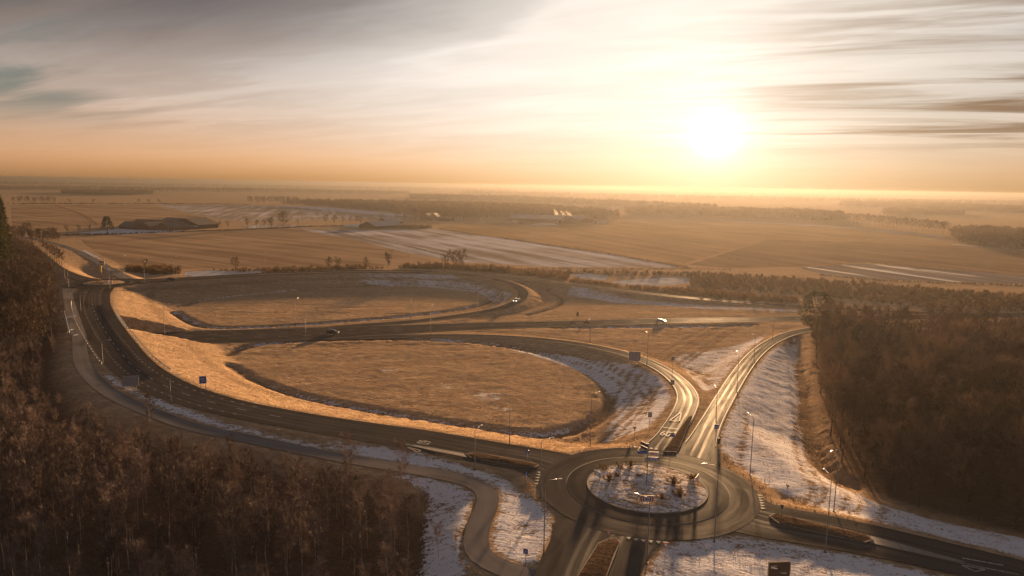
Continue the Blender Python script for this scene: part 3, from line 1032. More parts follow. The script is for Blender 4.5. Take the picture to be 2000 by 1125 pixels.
def roundabout(c, z, r_isl, r_apr, r_out, lift, icy):
    ringo = ring_mesh('roundabout_road', c, r_apr - 0.1, r_out, z + lift, z + lift, M['asphalt_ring'], kind='structure')
    ap = ring_mesh('apron_pavement', c, r_isl, r_apr, z + lift + 0.09, z + lift + 0.035, M['apron'], kind='structure')
    ring_mesh('apron_kerb', c, r_apr, r_apr + 0.12, z + lift + 0.035, z + lift + 0.004, M['kerb'], parent=ap)
    k = ring_mesh('island_kerb', c, r_isl - 0.25, r_isl + 0.02, z + lift + 0.18, z + lift + 0.18, M['kerb'], parent=ap)
    ring_mesh('island_kerb', c, r_isl + 0.02, r_isl + 0.05, z + lift + 0.18, z + lift + 0.085, M['kerb'], parent=ap)
    # domed planted centre
    n, rings = 72, 22
    V = [(c.x, c.y, z + 0.60)]
    for i in range(1, rings + 1):
        r = (r_isl - 0.25) * i / rings
        for k_ in range(n):
            a = 2 * math.pi * k_ / n
            bump = random.uniform(-0.07, 0.07) if i < rings else 0
            V.append((c.x + r * math.cos(a), c.y + r * math.sin(a), z + 0.20 + 0.40 * (1 - (i / rings) ** 2) + bump))
    me = bpy.data.meshes.new('island_ground')
    Fs = [(0, 1 + k_, 1 + (k_ + 1) % n) for k_ in range(n)]
    for i in range(rings - 1):
        for k_ in range(n):
            a, b = 1 + i * n + k_, 1 + i * n + (k_ + 1) % n
            Fs.append((a, a + n, b + n, b))
    me.from_pydata(V, [], Fs)
    me.materials.append(M['ground'])
    at_ = me.attributes.new('frost', 'FLOAT', 'POINT')
    at_.data.foreach_set('value', np.full(len(V), icy, np.float32))
    at_ = me.attributes.new('soil', 'FLOAT', 'POINT')
    me.polygons.foreach_set('use_smooth', [True] * len(me.polygons))
    o = link('island_ground', me)
    tag(o, kind='structure')
    return ringo, ap


rb1, ap1 = roundabout(RC_POS, RZ, R_ISL, R_APR, R_OUT, 0.056, 0.80)
rb2, ap2 = roundabout(RC2_POS, 5.0, 8.5, 11.5, 16.0, 0.056, 0.25)

# painted lines
mb = MB()
line(HIGHWAY, 0.0, 0.18, dash=(3, 9), mb=mb)
line(HIGHWAY, 'L', 0.15, mb=mb)
line(HIGHWAY, 'R', 0.15, mb=mb)
d_, n_, s_ = frame_of(HIGHWAY)
i_wide = int(np.argmin(np.abs(HIGHWAY[:, 3] - 8.0) + (np.arange(len(HIGHWAY)) < 10) * 100))
line(HIGHWAY, 3.6, 0.18, s0=s_[i_wide], dash=(3, 5), mb=mb)
line(HIGHWAY, -3.6, 0.18, s0=s_[i_wide], dash=(3, 5), mb=mb)
line(HIGHWAY, -7.2, 0.15, s0=s_[i_wide] + 25, dash=(3, 5), mb=mb)
marking('road_marking', mb, hw_o)
mb = MB()
dO, nO, sO = frame_of(OVERPASS)
line(OVERPASS, 0.0, 0.15, s0=62, dash=(3, 6), mb=mb)
line(OVERPASS, 2.9, 0.14, s0=70, dash=(1.2, 2.2), mb=mb)
line(OVERPASS, -2.9, 0.14, s0=70, dash=(1.2, 2.2), mb=mb)
marking('road_marking', mb, ov_o)
for C, o in ((LOOP_NEAR, ln_o), (RAMP_EAST, re_o), (LOOP_FAR, lf_o), (RAMP_FAR, rf_o)):
    mb = MB()
    line(C, 'L', 0.15, s0=30 if C is not RAMP_EAST else 9, mb=mb)
    line(C, 'R', 0.15, s0=30 if C is not RAMP_EAST else 9, mb=mb)
    marking('road_marking', mb, o)
for C, o in ((RING_OUT, ro_o), (NORTH_ROAD, nr_o)):
    mb = MB()
    line(C, 0.0, 0.15, s0=14, dash=(3, 4), mb=mb)
    marking('road_marking', mb, o)


def tri_mark(mb, px, py, ang, size=0.75, z=RZ + 0.085, ln=0.8):
    p = at(px, py, z)
    co, si = math.cos(ang), math.sin(ang)
    f = lambda x, y: (p.x + x * co - y * si, p.y + x * si + y * co, z)
    mb.add([f(-size / 2, ln / 2), f(0, -ln / 2), f(size / 2, ln / 2)], [(0, 1, 2)])


mb = MB()
for px, py in ((1228, 1051), (1242, 1054), (1256.6, 1056), (1271, 1057.5), (1286, 1059), (1300, 1060)):
    tri_mark(mb, px, py, R(-8))
marking('give_way_marking', mb, es_o)
mb = MB()
for px, py in ((1052, 922), (1050.5, 927), (1049, 932.5), (1047.5, 938), (1046, 944)):
    tri_mark(mb, px, py, R(-90))
marking('give_way_marking', mb, ov_o)
mb = MB()
for px, py in ((1485, 967), (1486.5, 972), (1488, 977), (1489.5, 982), (1490.5, 987), (1491.5, 992.5)):
    tri_mark(mb, px, py, R(90))
marking('give_way_marking', mb, ee_o)
mb = MB()
for px, py in ((1229, 872), (1240, 872), (1250, 873), (1262, 874), (1272, 875), (1282, 876)):
    tri_mark(mb, px, py, R(180))
marking('give_way_marking', mb, ln_o)


def px_strip(mb, pts, width_m, z):
    w = [at(px, py, z) for px, py in pts]
    for a, b in zip(w[:-1], w[1:]):
        d = (b - a).normalized()
        n = Vector((-d.y, d.x, 0)) * width_m / 2
        mb.quad(a - n, b - n, b + n, a + n)


def px_poly(name, pts, z, mat, parent=None, kind=None):
    mb = MB()
    w = [at(px, py, z) for px, py in pts]
    mb.add(w, [tuple(range(len(w)))])
    o = mb.build(name, mat, parent)
    o.data.validate()
    if kind:
        tag(o, kind=kind)
    return o


def triangle_outline(mb, pts, z, w=0.28):
    px_strip(mb, pts + [pts[0]], w, z)


def road_text(txt, px, py, z, ang, sx, sy, parent):
    cu = bpy.data.curves.new('lettering', 'FONT')
    cu.body = txt
    cu.align_x = 'CENTER'
    cu.align_y = 'CENTER'
    cu.materials.append(M['paint'])
    o = bpy.data.objects.new('lettering', cu)
    o.location = at(px, py, z)
    o.rotation_euler = (0, 0, ang)
    o.scale = (sx, sy, 1)
    COL.objects.link(o)
    o.parent = parent
    return o


mb = MB()
triangle_outline(mb, [(1331, 804), (1308, 821), (1327, 822)], RZ + 0.085)
px_strip(mb, [(1289, 833.5), (1326, 838)], 0.3, RZ + 0.085)
marking('road_marking', mb, ln_o)
p0, p1 = at(1322, 828, RZ), at(1303, 856, RZ)
road_text('60', 1300, 847, RZ + 0.085, math.atan2(p1.y - p0.y, p1.x - p0.x) + R(90), 2.2, 4.2, ln_o)
mb = MB()
triangle_outline(mb, [(795, 873), (822, 879.5), (816, 883)], 4.35 + 0.085, 0.22)
px_strip(mb, [(760, 861), (835, 876), (905, 889)], 0.2, 4.2 + 0.09)
marking('road_marking', mb, ov_o)
road_text('60', 827, 863.5, 4.25 + 0.085, R(160) - R(270), 2.0, 4.0, ov_o)
mb = MB()
triangle_outline(mb, [(1878, 1104), (1925, 1112), (1905, 1116)], RZ + 0.085, 0.22)
px_strip(mb, [(1880, 1090), (1960, 1104)], 0.25, RZ + 0.085)
px_strip(mb, [(1874, 1099), (1990, 1122)], 0.18, RZ + 0.085)
marking('road_marking', mb, ee_o)
# worn hatched wedges at the island ends
px_poly('hatched_marking', [(752, 858), (905, 885), (912, 893), (840, 879)], 4.25, M['hatch'], ov_o)
px_poly('hatched_marking', [(1700, 1046), (1800, 1073), (1890, 1098), (1870, 1098), (1780, 1078), (1700, 1060)], RZ + 0.081, M['hatch'], ee_o)
px_poly('hatched_marking', [(160, 571), (172, 574), (180, 572), (168, 578)], 5.12, M['hatch'], ov_o)


def traffic_island(pts, z, label):
    """kerbed raised island with rough grass on it"""
    w = [at(px, py, z) for px, py in pts]
    c = sum(w, Vector()) / len(w)
    root = empty('traffic_island', (c.x, c.y, z))
    tag(root, label, 'traffic island', 'kerbed splitter islands')
    mb = MB()
    n = len(w)
    loc = [p - c for p in w]
    top = [p * 1.0 + Vector((0, 0, 0.17)) for p in loc]
    inn = [p * (1 - 0.22 / max(0.6, p.length)) + Vector((0, 0, 0.17)) for p in loc]
    mb.add(loc + top + inn, [(i, (i + 1) % n, n + (i + 1) % n, n + i) for i in range(n)] + [(n + i, n + (i + 1) % n, 2 * n + (i + 1) % n, 2 * n + i) for i in range(n)])
    mb.build('kerb', M['kerb'], root)
    mb = MB()
    inn2 = [p + Vector((0, 0, 0.003)) for p in inn]
    mid = [p * 0.75 + Vector((0, 0, 0.13)) for p in inn]
    mb.add(inn2 + mid + [Vector((0, 0, 0.34))], [(i, (i + 1) % n, n + (i + 1) % n, n + i) for i in range(n)] + [(n + i, n + (i + 1) % n, 2 * n) for i in range(n)])
    t = mb.build('turf', M['ground'], root)
    for nm, v in (('frost', 0.05), ('soil', 0.92)):
        a = t.data.attributes.new(nm, 'FLOAT', 'POINT')
        a.data.foreach_set('value', np.full(len(t.data.vertices), v, np.float32))
    return root


traffic_island([(909, 888), (925, 884), (980, 893), (1040, 905), (1053, 910), (1047, 914), (1030, 914), (970, 905), (920, 895)], RZ + 0.03, 'long kerbed grass island left of the roundabout on the overpass road')
traffic_island([(1501, 1009), (1512, 1004), (1560, 1015), (1640, 1033), (1695, 1047), (1706, 1056), (1690, 1061), (1620, 1047), (1520, 1023)], RZ + 0.06, 'long kerbed grass island right of the roundabout on the east road')
traffic_island([(1190, 1053), (1204, 1052), (1211, 1060), (1200, 1090), (1180, 1140), (1120, 1140), (1150, 1090), (1168, 1062)], RZ + 0.05, 'kerbed island below the roundabout in the middle of the bottom road')
traffic_island([(1295, 905 - 22), (1303, 872), (1345, 815), (1352, 812), (1330, 868), (1322, 884)], RZ + 0.05, 'narrow paved island between the two roads behind the roundabout')

# ------------------------------------------------------------------ bridge and rails
def bridge():
    a, b = OV_A, OV_B
    C1, C2 = OVERPASS[a:b + 1], CYCLE_PATH[CP_A:CP_B + 1]
    mid = OVERPASS[(a + b) // 2]
    root = empty('bridge', (mid[0], mid[1], 0))
    tag(root, 'low concrete road bridge carrying the dark overpass above the main road', 'bridge')
    off = Vector((mid[0], mid[1], 0))
    for C, nm in ((C1, 'deck'), (C2, 'cycle_deck')):
        d, n, s = frame_of(C)
        mb = MB()
        V, Fs = [], []
        for i in range(len(C)):
            for u, zz in ((-1, -0.03), (1, -0.03), (1, -1.0), (-1, -1.0)):
                q = C[i, :2] + n[i] * u * (C[i, 3] + 0.7)
                V.append(Vector((q[0], q[1], C[i, 2] + zz)) - off)
        for i in range(len(C) - 1):
            for k in range(4):
                A, B = i * 4 + k, i * 4 + (k + 1) % 4
                Fs.append((A, B, B + 4, A + 4))
        Fs.append((0, 3, 2, 1))
        L = (len(C) - 1) * 4
        Fs.append((L, L + 1, L + 2, L + 3))
        mb.add(V, Fs)
        mb.build(nm, M['concrete'], root)
        for end in (0, -1):
            q = C[end]
            ang = math.atan2(d[end][1], d[end][0])
            mb = MB()
            mb.box((q[0] - off.x, q[1] - off.y, (q[2] - 1.02) / 2 - 0.4), (1.0, 2 * q[3] + 1.4, q[2] - 1.02 + 0.8), ang)
            mb.build('abutment', M['concrete'], root)
        m2 = C[len(C) // 2]
    return root


bridge()


def guard_rail(pts, label, spacing=4.0, h=0.75, kind='guard_rail', two=False):
    """pts: world points on the ground"""
    C = catmull([tuple(p) for p in pts], 2.0)
    root = empty(kind, tuple(C[0]))
    tag(root, label, 'guard rail' if kind == 'guard_rail' else 'railing', 'steel rails of the bridge')
    o0 = Vector(C[0])
    d, n, s = frame_of(C)
    mb = MB()
    prof = [(0.0, h), (0.05, h - 0.04), (0.0, h - 0.15), (0.05, h - 0.26), (0.0, h - 0.31), (-0.03, h - 0.31), (-0.03, h)]
    if two:
        prof = [(0.03, h), (0.03, h - 0.10), (-0.03, h - 0.10), (-0.03, h)]
    k = len(prof)
    V = []
    for i in range(len(C)):
        for u, z in prof:
            V.append((C[i, 0] + n[i][0] * u - o0.x, C[i, 1] + n[i][1] * u - o0.y, C[i, 2] + z - o0.z))
    Fs = []
    for i in range(len(C) - 1):
        for j in range(k):
            A, B = i * k + j, i * k + (j + 1) % k
            Fs.append((A, B, B + k, A + k))
    mb.add(V, Fs)
    mb.build('rail', M['galv'], root)
    if two:
        mb = MB()
        for i in range(len(C)):
            pass
        V2 = [(x, y, z - 0.42) for x, y, z in V]
        mb.add(V2, Fs)
        mb.build('rail', M['galv'], root)
    S = np.arange(0, s[-1], spacing)
    me = None
    for t in S:
        x, y, z = np.interp(t, s, C[:, 0]), np.interp(t, s, C[:, 1]), np.interp(t, s, C[:, 2])
        if me is None:
            m_ = MB()
            m_.box((0, 0, (h - 0.05) / 2 - 0.4), (0.10, 0.14, h - 0.05 + 0.8))
            po = m_.build('post', M['galv'], root)
            me = po.data
        else:
            po = link('post', me, root)
        po.location = (x - o0.x, y - o0.y, z - o0.z)
    return root


def off_course(C, side, extra, i0, i1, step=4):
    d, n, s = frame_of(C)
    out = []
    for i in range(i0, i1, step):
        q = C[i, :2] + n[i] * side * (C[i, 3] + extra)
        out.append((q[0], q[1], C[i, 2] - 0.05))
    return out


n_ov = len(OVERPASS)
i_a = int(np.argmin([abs(proj(p[:3])[1] - 735) + abs(proj(p[:3])[0] - 285) for p in OVERPASS]))
i_b = int(np.argmin([abs(proj(p[:3])[1] - 590) + abs(proj(p[:3])[0] - 180) for p in OVERPASS]))
i_c = int(np.argmin([abs(proj(p[:3])[1] - 706) + abs(proj(p[:3])[0] - 250) for p in OVERPASS]))
guard_rail(off_course(OVERPASS, -1, 0.7, i_a, i_b), 'steel guard rail along the right edge of the overpass above the golden slope')
guard_rail(off_course(OVERPASS, 1, 0.6, i_c, i_b + 2), 'steel guard rail between the overpass road and the cycle path')
guard_rail(off_course(CYCLE_PATH, 1, 0.45, max(0, CP_A - 2), min(len(CYCLE_PATH) - 1, CP_B + 4)), 'tall pale railing on the outer side of the cycle bridge by the dark wood', 2.5, 1.25, 'bridge_railing', True)
sp = MB()
for (px, py, w, l) in ((135, 620, 0.35, 2.2), (139, 645, 0.5, 1.6), (148, 655, 0.6, 1.2), (146, 618, .3, 1.2)):
    p = at(px, py, 6.45)
    k = 12
    sp.add([(p.x + w * math.cos(6.28 * i / k) * random.uniform(.7, 1.1), p.y + l * math.sin(6.28 * i / k) * random.uniform(.8, 1.1), 6.5 + 0.09) for i in range(k)], [tuple(range(k))])
tag(sp.build('snow', M['snow']), kind='stuff')

# ------------------------------------------------------------------ fields, ponds beyond
def field(name, pts, mat, z):
    return px_poly(name, pts, z, mat, kind='structure')


MF = {
    'stubble': field_material('stubble_brown', (0.24, 0.16, 0.10), (0.42, 0.29, 0.18), 0.0, R(35)),
    'frosted': field_material('frosted_plough', (0.22, 0.175, 0.145), (0.36, 0.30, 0.26), 0.62, R(62)),
    'frosted2': field_material('frosted_pasture', (0.24, 0.19, 0.15), (0.38, 0.31, 0.25), 0.5, R(75)),
    'white': field_material('white_frost', (0.40, 0.38, 0.38), (0.5, 0.5, 0.52), 0.85, R(75)),
    'golden': field_material('golden_pasture', (0.24, 0.16, 0.085), (0.42, 0.285, 0.155), 0.0, R(70)),
    'plough': field_material('dark_plough', (0.17, 0.112, 0.07), (0.30, 0.205, 0.125), 0.0, R(68)),
    'flood': field_material('flooded_plough', (0.13, 0.11, 0.10), (0.24, 0.21, 0.20), 0.30, R(68), ice=1.0),
    'track': field_material('frosted_track', (0.30, 0.27, 0.25), (0.42, 0.39, 0.37), 0.6, R(70)),
}
field('stubble_field', [(150, 461), (350, 454), (560, 446), (700, 470), (800, 496), (860, 514), (600, 525), (380, 524), (250, 522), (200, 500), (165, 475)], MF['stubble'], 0.02)
field('frosted_field', [(575, 446), (720, 450), (850, 447.5), (1000, 468), (1150, 490), (1300, 514), (1330, 523), (1100, 522), (900, 512), (800, 495), (700, 470)], MF['frosted'], 0.03)
field('frosted_field', [(300, 399), (480, 400), (620, 404), (760, 416), (815, 425), (640, 429), (560, 432), (440, 431), (360, 414)], MF['frosted2'], 0.03)
field('white_field', [(545, 401), (640, 404.5), (760, 415.5), (815, 423), (740, 420), (640, 411), (590, 406)], MF['white'], 0.05)
field('stubble_field', [(20, 400), (130, 400), (290, 400), (355, 414), (430, 432), (250, 436), (150, 446), (25, 452)], MF['stubble'], 0.03)
field('golden_field', [(850, 446), (900, 436), (1000, 434), (1200, 432), (1400, 433), (1640, 442), (1840, 462), (1700, 474), (1500, 468), (1330, 516), (1150, 489), (1000, 467)], MF['golden'], 0.04)
field('ploughed_field', [(1500, 468), (1700, 474), (1850, 478), (2060, 500), (2060, 545), (1850, 525), (1690, 512), (1560, 521), (1420, 523), (1345, 517)], MF['plough'], 0.05)
field('golden_field', [(1460, 449), (1640, 456), (1850, 470), (2060, 494), (2060, 500), (1850, 482), (1640, 468), (1440, 458)], MF['golden'], 0.07)
field('flooded_field', [(1560, 523), (1690, 514), (1770, 519), (2060, 544), (2060, 556), (1880, 551), (1700, 545), (1600, 534)], MF['flood'], 0.09)
field('farm_track', [(1430, 431.5), (1640, 442), (1845, 462.5), (1845, 464.5), (1640, 444), (1430, 433)], MF['track'], 0.09)
field('farm_track', [(1860, 476), (2060, 492), (2060, 494.5), (1860, 478)], MF['track'], 0.10)
field('frosted_field', [(150, 455), (240, 447), (360, 449), (350, 453.5), (240, 458)], MF['white'], 0.06)
field('frosted_field', [(470, 440), (540, 436), (600, 440), (560, 446), (480, 448)], MF['frosted2'], 0.06)
for pts in PONDS:
    px_poly('frozen_pond_water', pts, -0.06, M['cyan_ice'], kind='structure')
px_poly('ditch_water', [(158, 489), (166, 488.5), (233, 521.5), (224, 523.5)], 0.06, material('ditch_ice', (0.50, 0.46, 0.45), 0.3, 0.5, vary=0.15, scale=0.2), kind='structure')

# ------------------------------------------------------------------ street lamps
def street_lamp(base, h, arm_ang, label, arm=1.6, group='street lamps along the roads'):
    root = empty('street_lamp', tuple(base), 0, label, 'street lamp', group)
    mb = MB()
    mb.tube([(0, 0, -0.3), (0, 0, 1.2), (0, 0, 1.25), (0, 0, h - 0.5)], [0.105, 0.10, 0.08, 0.05], 8)
    mb.build('pole', M['pole'], root, True)
    mb = MB()
    mb.cyl((0, 0, -0.05), 0.22, 0.10, 8)
    mb.build('foot', M['black'], root)
    ca, sa = math.cos(arm_ang), math.sin(arm_ang)
    mb = MB()
    mb.tube([(0, 0, h - 0.5), (0.10 * ca, 0.10 * sa, h - 0.2), (0.45 * ca, 0.45 * sa, h - 0.03), (arm * ca, arm * sa, h + 0.06)], [0.045, 0.04, 0.036, 0.032], 6)
    mb.build('arm', M['pole'], root, True)
    # cobra-head housing, flat below and domed above
    mb = MB()
    secs = [(0.0, 0.06, 0.05), (0.12, 0.12, 0.08), (0.40, 0.17, 0.11), (0.70, 0.15, 0.09), (0.86, 0.06, 0.03)]
    V, n = [], 8
    for x, w, t in secs:
        for k in range(n):
            a = 2 * math.pi * k / n
            yy, zz = w * math.cos(a), t * math.sin(a) if math.sin(a) > 0 else 0.45 * t * math.sin(a)
            X = arm - 0.1 + x
            V.append((X * ca - yy * sa, X * sa + yy * ca, h + 0.06 + zz))
    Fs = [(i * n + k, i * n + (k + 1) % n, (i + 1) * n + (k + 1) % n, (i + 1) * n + k) for i in range(len(secs) - 1) for k in range(n)]
    Fs += [tuple(range(n)), tuple((len(secs) - 1) * n + k for k in range(n))[::-1]]
    mb.add(V, Fs)
    mb.build('lamp_head', M['lum'], root, True)
    return root


LAMPS = [  # base picture point, level guess, picture row of the top, arm direction (deg, 0 = right, 90 = away), description
    (1612, 1078, 3.8, 929, 95, 'street lamp on the frosty verge below the east road, its pole standing before the road'),
    (1628.5, 999, 3.5, 877, 215, 'street lamp on the frosted strip above the east road, head over the dark wood edge'),
    (1395, 1058, 4, 909, 170, 'street lamp at the frosty corner between roundabout and east road, arm reaching left'),
    (1263.5, 1099, 3.9, 972, 150, 'street lamp at the bottom of the roundabout, its head just left of the chevron board'),
    (1062, 1082, 3.8, 938, 10, 'street lamp on the frosted tongue left of the roundabout, bright head pointing right'),
    (1055, 972, 3.9, 859, 25, 'street lamp at the kerb by the left give-way teeth of the roundabout'),
    (927, 917, 4.0, 838, 60, 'street lamp below the long grass island on the overpass road'),
    (1153, 869, 3.9, 769, 40, 'street lamp at the corner of the brown field behind the roundabout'),
    (995, 868, 4.0, 770, 200, 'street lamp on the golden verge facing the long grass island'),
    (1465, 927, 3.9, 815, 100, 'thin street lamp standing alone on the frosted slope right of the roundabout'),
    (1439, 764, 3.2, 690, 90, 'street lamp on the right edge of the shining east ramp'),
    (1472.5, 703, 2.0, 655, 100, 'street lamp further up the east ramp before its bend'),
    (1509, 663, 0.8, 612, 110, 'street lamp at the bend where the east ramp meets the main road'),
    (1263.5, 714, 2.8, 651, 100, 'street lamp just right of the big grey sign back beside the near loop'),
    (1152, 668, 1.4, 626, 100, 'street lamp on the outer edge of the near loop in the middle of the picture'),
    (597, 662, 0.2, 602, 60, 'street lamp on the near side of the main road left of the black car'),
    (578, 634, 0.2, 584, 80, 'street lamp on the far side of the main road behind the upper field edge'),
    (322, 656, 0.1, 612, 30, 'street lamp beside the main road just right of the bridge'),
    (321, 638, 0.1, 594, 30, 'street lamp at the foot of the golden bank by the frosted ditch'),
    (803, 624, 0.1, 575, 80, 'street lamp at the lower edge of the upper brown field'),
    (841, 655, 0.1, 597, 80, 'street lamp between the main road and the near loop, right of the black car'),
    (933, 611, 0.6, 565, 80, 'street lamp beside the far loop left of the white car'),
    (802, 526, 4.8, 496, 90, 'street lamp on the ring road before the bare bushes at the frosty field'),
    (866, 531, 4.6, 504, 90, 'street lamp on the ring road before the tall clump of trees'),
    (932, 532, 4.2, 511, 90, 'street lamp right of the tall clump of trees on the ring road'),
    (953, 534, 4.1, 514, 90, 'street lamp where the far ramp leaves the ring road'),
    (665, 526, 5.0, 503, 90, 'street lamp on the ring road by the dark round bushes'),
    (518, 531, 5.0, 492, 90, 'tall street lamp on the ring road right of the frozen pond'),
    (345, 546, 5.0, 505, 200, 'street lamp by the dark car on the ring road'),
    (339, 540, 5.0, 501, 20, 'street lamp on the far verge left of the frozen pond'),
    (283, 553, 5.0, 511, 100, 'street lamp where the ring road meets the far roundabout'),
    (243, 541, 4.8, 500, 90, 'street lamp at the mouth of the side street by the far roundabout'),
    (215, 567, 5.0, 526, 120, 'street lamp on the near side of the far roundabout'),
    (127, 548, 4.6, 515, 60, 'street lamp on the left of the far roundabout, nearer the north road'),
    (134, 563, 4.8, 520, 60, 'street lamp left of the far roundabout at the golden patch'),
    (158, 608, 6.0, 572, 30, 'street lamp on the narrow strip between overpass and cycle bridge'),
    (334, 787, 5.6, 742, 40, 'street lamp on the left kerb of the overpass near the blue sign'),
    (201, 710, 6.2, 672, 30, 'street lamp at the end of the guard rail beside the cycle path'),
    (1398.5, 810, 3.9, 764, 90, 'short street lamp on the right kerb of the east ramp near the roundabout'),
    (1345, 548, 0.0, 530, 100, 'small street lamp by the icy pond behind the far ramp'),
]
for px, py, z, top, ang, lab in LAMPS:
    b = on_ground(px, py, z)
    h = min(11.5, max(6.0, height_to(b, top)))
    street_lamp(b, h, R(ang), lab)


# ------------------------------------------------------------------ signs
def board_sign(name, base, ang, w, h, clear, face, label, cat, posts=2, back=None, border=None, group=None, thick=0.05, mast_r=0.05):
    """flat board on posts; the face looks along -y before turning"""
    root = empty(name, tuple(base), ang, label, cat, group)
    mb = MB()
    mb.box((0, 0, clear + h / 2), (w, thick, h))
    mb.build('board', M[face], root)
    xs = [0] if posts == 1 else [-w * 0.32, w * 0.32]
    for x in xs:
        mb = MB()
        mb.tube([(x, thick / 2 + mast_r + 0.004, -0.3), (x, thick / 2 + mast_r + 0.004, clear + h * 0.92)], mast_r, 6)
        mb.build('post', M['galv'], root)
    if border:
        mb = MB()
        t = 0.05
        y = -thick / 2 - 0.004
        for bx, bz, bw, bh in ((0, clear + h - t / 2 - 0.03, w - 0.06, t), (0, clear + t / 2 + 0.03, w - 0.06, t), (-w / 2 + t / 2 + 0.03, clear + h / 2, t, h - 0.16), (w / 2 - t / 2 - 0.03, clear + h / 2, t, h - 0.16)):
            mb.box((bx, y, bz), (bw, 0.004, bh))
        mb.build('border', M[border], root)
    return root


def bars(root, mat, items, y):
    """printed blocks on a board: x, z, width, height"""
    mb = MB()
    for x, z, w, h in items:
        mb.box((x, y, z), (w, 0.004, h))
    return mb.build('lettering', M[mat], root)


# big boards seen from behind: their posts are on our side
b = on_ground(1239, 713, 2.6)
s = board_sign('direction_board', b, R(174), 3.3, 2.75, 1.3, 'signback', 'big grey back of a direction board on two posts beside the near loop', 'road sign', mast_r=0.07)
b = on_ground(256, 764, 5.8)
s = board_sign('direction_board', b, R(198), 3.4, 2.4, 1.2, 'signback', 'grey back of a direction board between cycle path and overpass', 'road sign', mast_r=0.09)
b = on_ground(397, 763, 5)
s = board_sign('blue_sign', b, R(12), 1.6, 1.75, 1.7, 'blue', 'blue road sign on two posts on the golden verge of the overpass', 'road sign', border='white')
bars(s, 'white', [(0, 2.95, 1.0, 0.10), (-0.1, 2.62, 0.8, 0.10), (0.15, 2.30, 0.9, 0.10)], -0.032)

# finger-post in the near roundabout
b = Vector((at(1263, 941, RZ + 0.7).x, at(1263, 941, RZ + 0.7).y, RZ + 0.6))
root = empty('finger_post', tuple(b), 0, 'tall direction post with blue and white blades on the near roundabout', 'signpost')
top = height_to(b, 866)
MB().tube([(0, 0, -0.3), (0, 0, top)], [0.09, 0.075], 8).build('post', M['pole'], root, True)


def blade(z, ang, length, hgt, face, edge, txt, tx=None):
    mb = MB()
    co, si = math.cos(ang), math.sin(ang)
    pts = [(0.12, -hgt / 2), (length - 0.15, -hgt / 2), (length, 0), (length - 0.15, hgt / 2), (0.12, hgt / 2)]
    f = lambda u, y, w: (u * co - y * si, u * si + y * co, z + w)
    V = [f(u, -0.035, w) for u, w in pts] + [f(u, 0.035, w) for u, w in pts]
    n = 5
    mb.add(V, [tuple(range(n)), tuple(range(n, 2 * n))[::-1]] + [(i, i + n, (i + 1) % n + n, (i + 1) % n) for i in range(n)])
    o = mb.build('blade', M[face], root)
    m2 = MB()
    e = 0.05
    for w in (hgt / 2 - e, -hgt / 2 + e):
        m2.add([f(0.16, -0.039, w - e / 2), f(length - 0.2, -0.039, w - e / 2), f(length - 0.2, -0.039, w + e / 2), f(0.16, -0.039, w + e / 2)], [(0, 1, 2, 3)])
    for u0, u1, w0 in txt:
        m2.add([f(u0, -0.039, w0 - 0.06), f(u1, -0.039, w0 - 0.06), f(u1, -0.039, w0 + 0.06), f(u0, -0.039, w0 + 0.06)], [(0, 1, 2, 3)])
    m2.build('lettering', M[edge], o)
    return o


T = top
blade(T - 1.55, R(184), 1.85, 0.55, 'blue', 'white', [(0.35, 0.8, .05), (0.9, 1.4, .05)])
blade(T - 1.75, R(-3), 1.95, 0.60, 'white', 'red', [(0.35, 0.6, .08), (0.7, 1.2, .08), (0.4, 1.0, -.1)])
blade(T - 2.6, R(-3), 1.95, 0.48, 'blue', 'white', [(0.4, 0.9, .0), (1.0, 1.5, .0)])
blade(T - 0.45, R(122), 1.9, 0.6, 'dark_blue', 'white', [(0.4, 1.2, .0)])
blade(T - 1.1, R(122), 1.9, 0.5, 'dark_blue', 'white', [(0.4, 1.2, .0)])
b2 = Vector((at(1270, 907, RZ + 0.4).x, at(1270, 907, RZ + 0.4).y, RZ + 0.3))
board_sign('chevron_board', b2, R(180), 2.2, 1.0, 0.5, 'signback', 'grey back of a chevron board on the island, below the finger post blades', 'road sign', group='chevron boards round the near island')
for px, py, a, lab in ((1167, 935, R(118), 'pale narrow edge of a chevron board at the left end of the island'), (1361, 944, R(60), 'pale narrow edge of a chevron board at the right end of the island')):
    p = at(px, py, RZ + 0.4)
    board_sign('chevron_board', Vector((p.x, p.y, RZ + 0.3)), a, 2.0, 0.95, 0.5, 'white', lab, 'road sign', group='chevron boards round the near island')
p = at(1263, 986, RZ + 0.35)
p.z = RZ + 0.25
cb = board_sign('chevron_board', p, R(-2), 2.15, 1.0, 0.62, 'white', 'white board with red chevrons and blue roundabout sign at the near island edge', 'road sign', group='chevron boards round the near island')
mb = MB()
y = -0.031
for sx in (-1, 1):
    for k in (0.44, 0.80):
        xs_ = [sx * k, sx * (k + 0.22), sx * (k + 0.22 + 0.0), sx * k]
        a0, a1 = sx * (k - 0.10), sx * (k + 0.10)
        tip0, tip1 = sx * (k + 0.06), sx * (k + 0.26)
        for s0, s1 in ((0.70, 1.12), (1.54, 1.12)):
            mb.add([(a0, y, s0), (a1, y, s0), (tip1, y, s1), (tip0, y, s1)], [(0, 1, 2, 3)])
mb.build('red_chevrons', M['red'], cb)
for v in cb.children:
    pass
mb = MB()
n = 24
mb.add([(0.34 * math.cos(6.2832 * i / n), -0.040, 1.12 + 0.34 * math.sin(6.2832 * i / n)) for i in range(n)], [tuple(range(n))])
disc = mb.build('blue_disc', M['blue'], cb)
mb = MB()
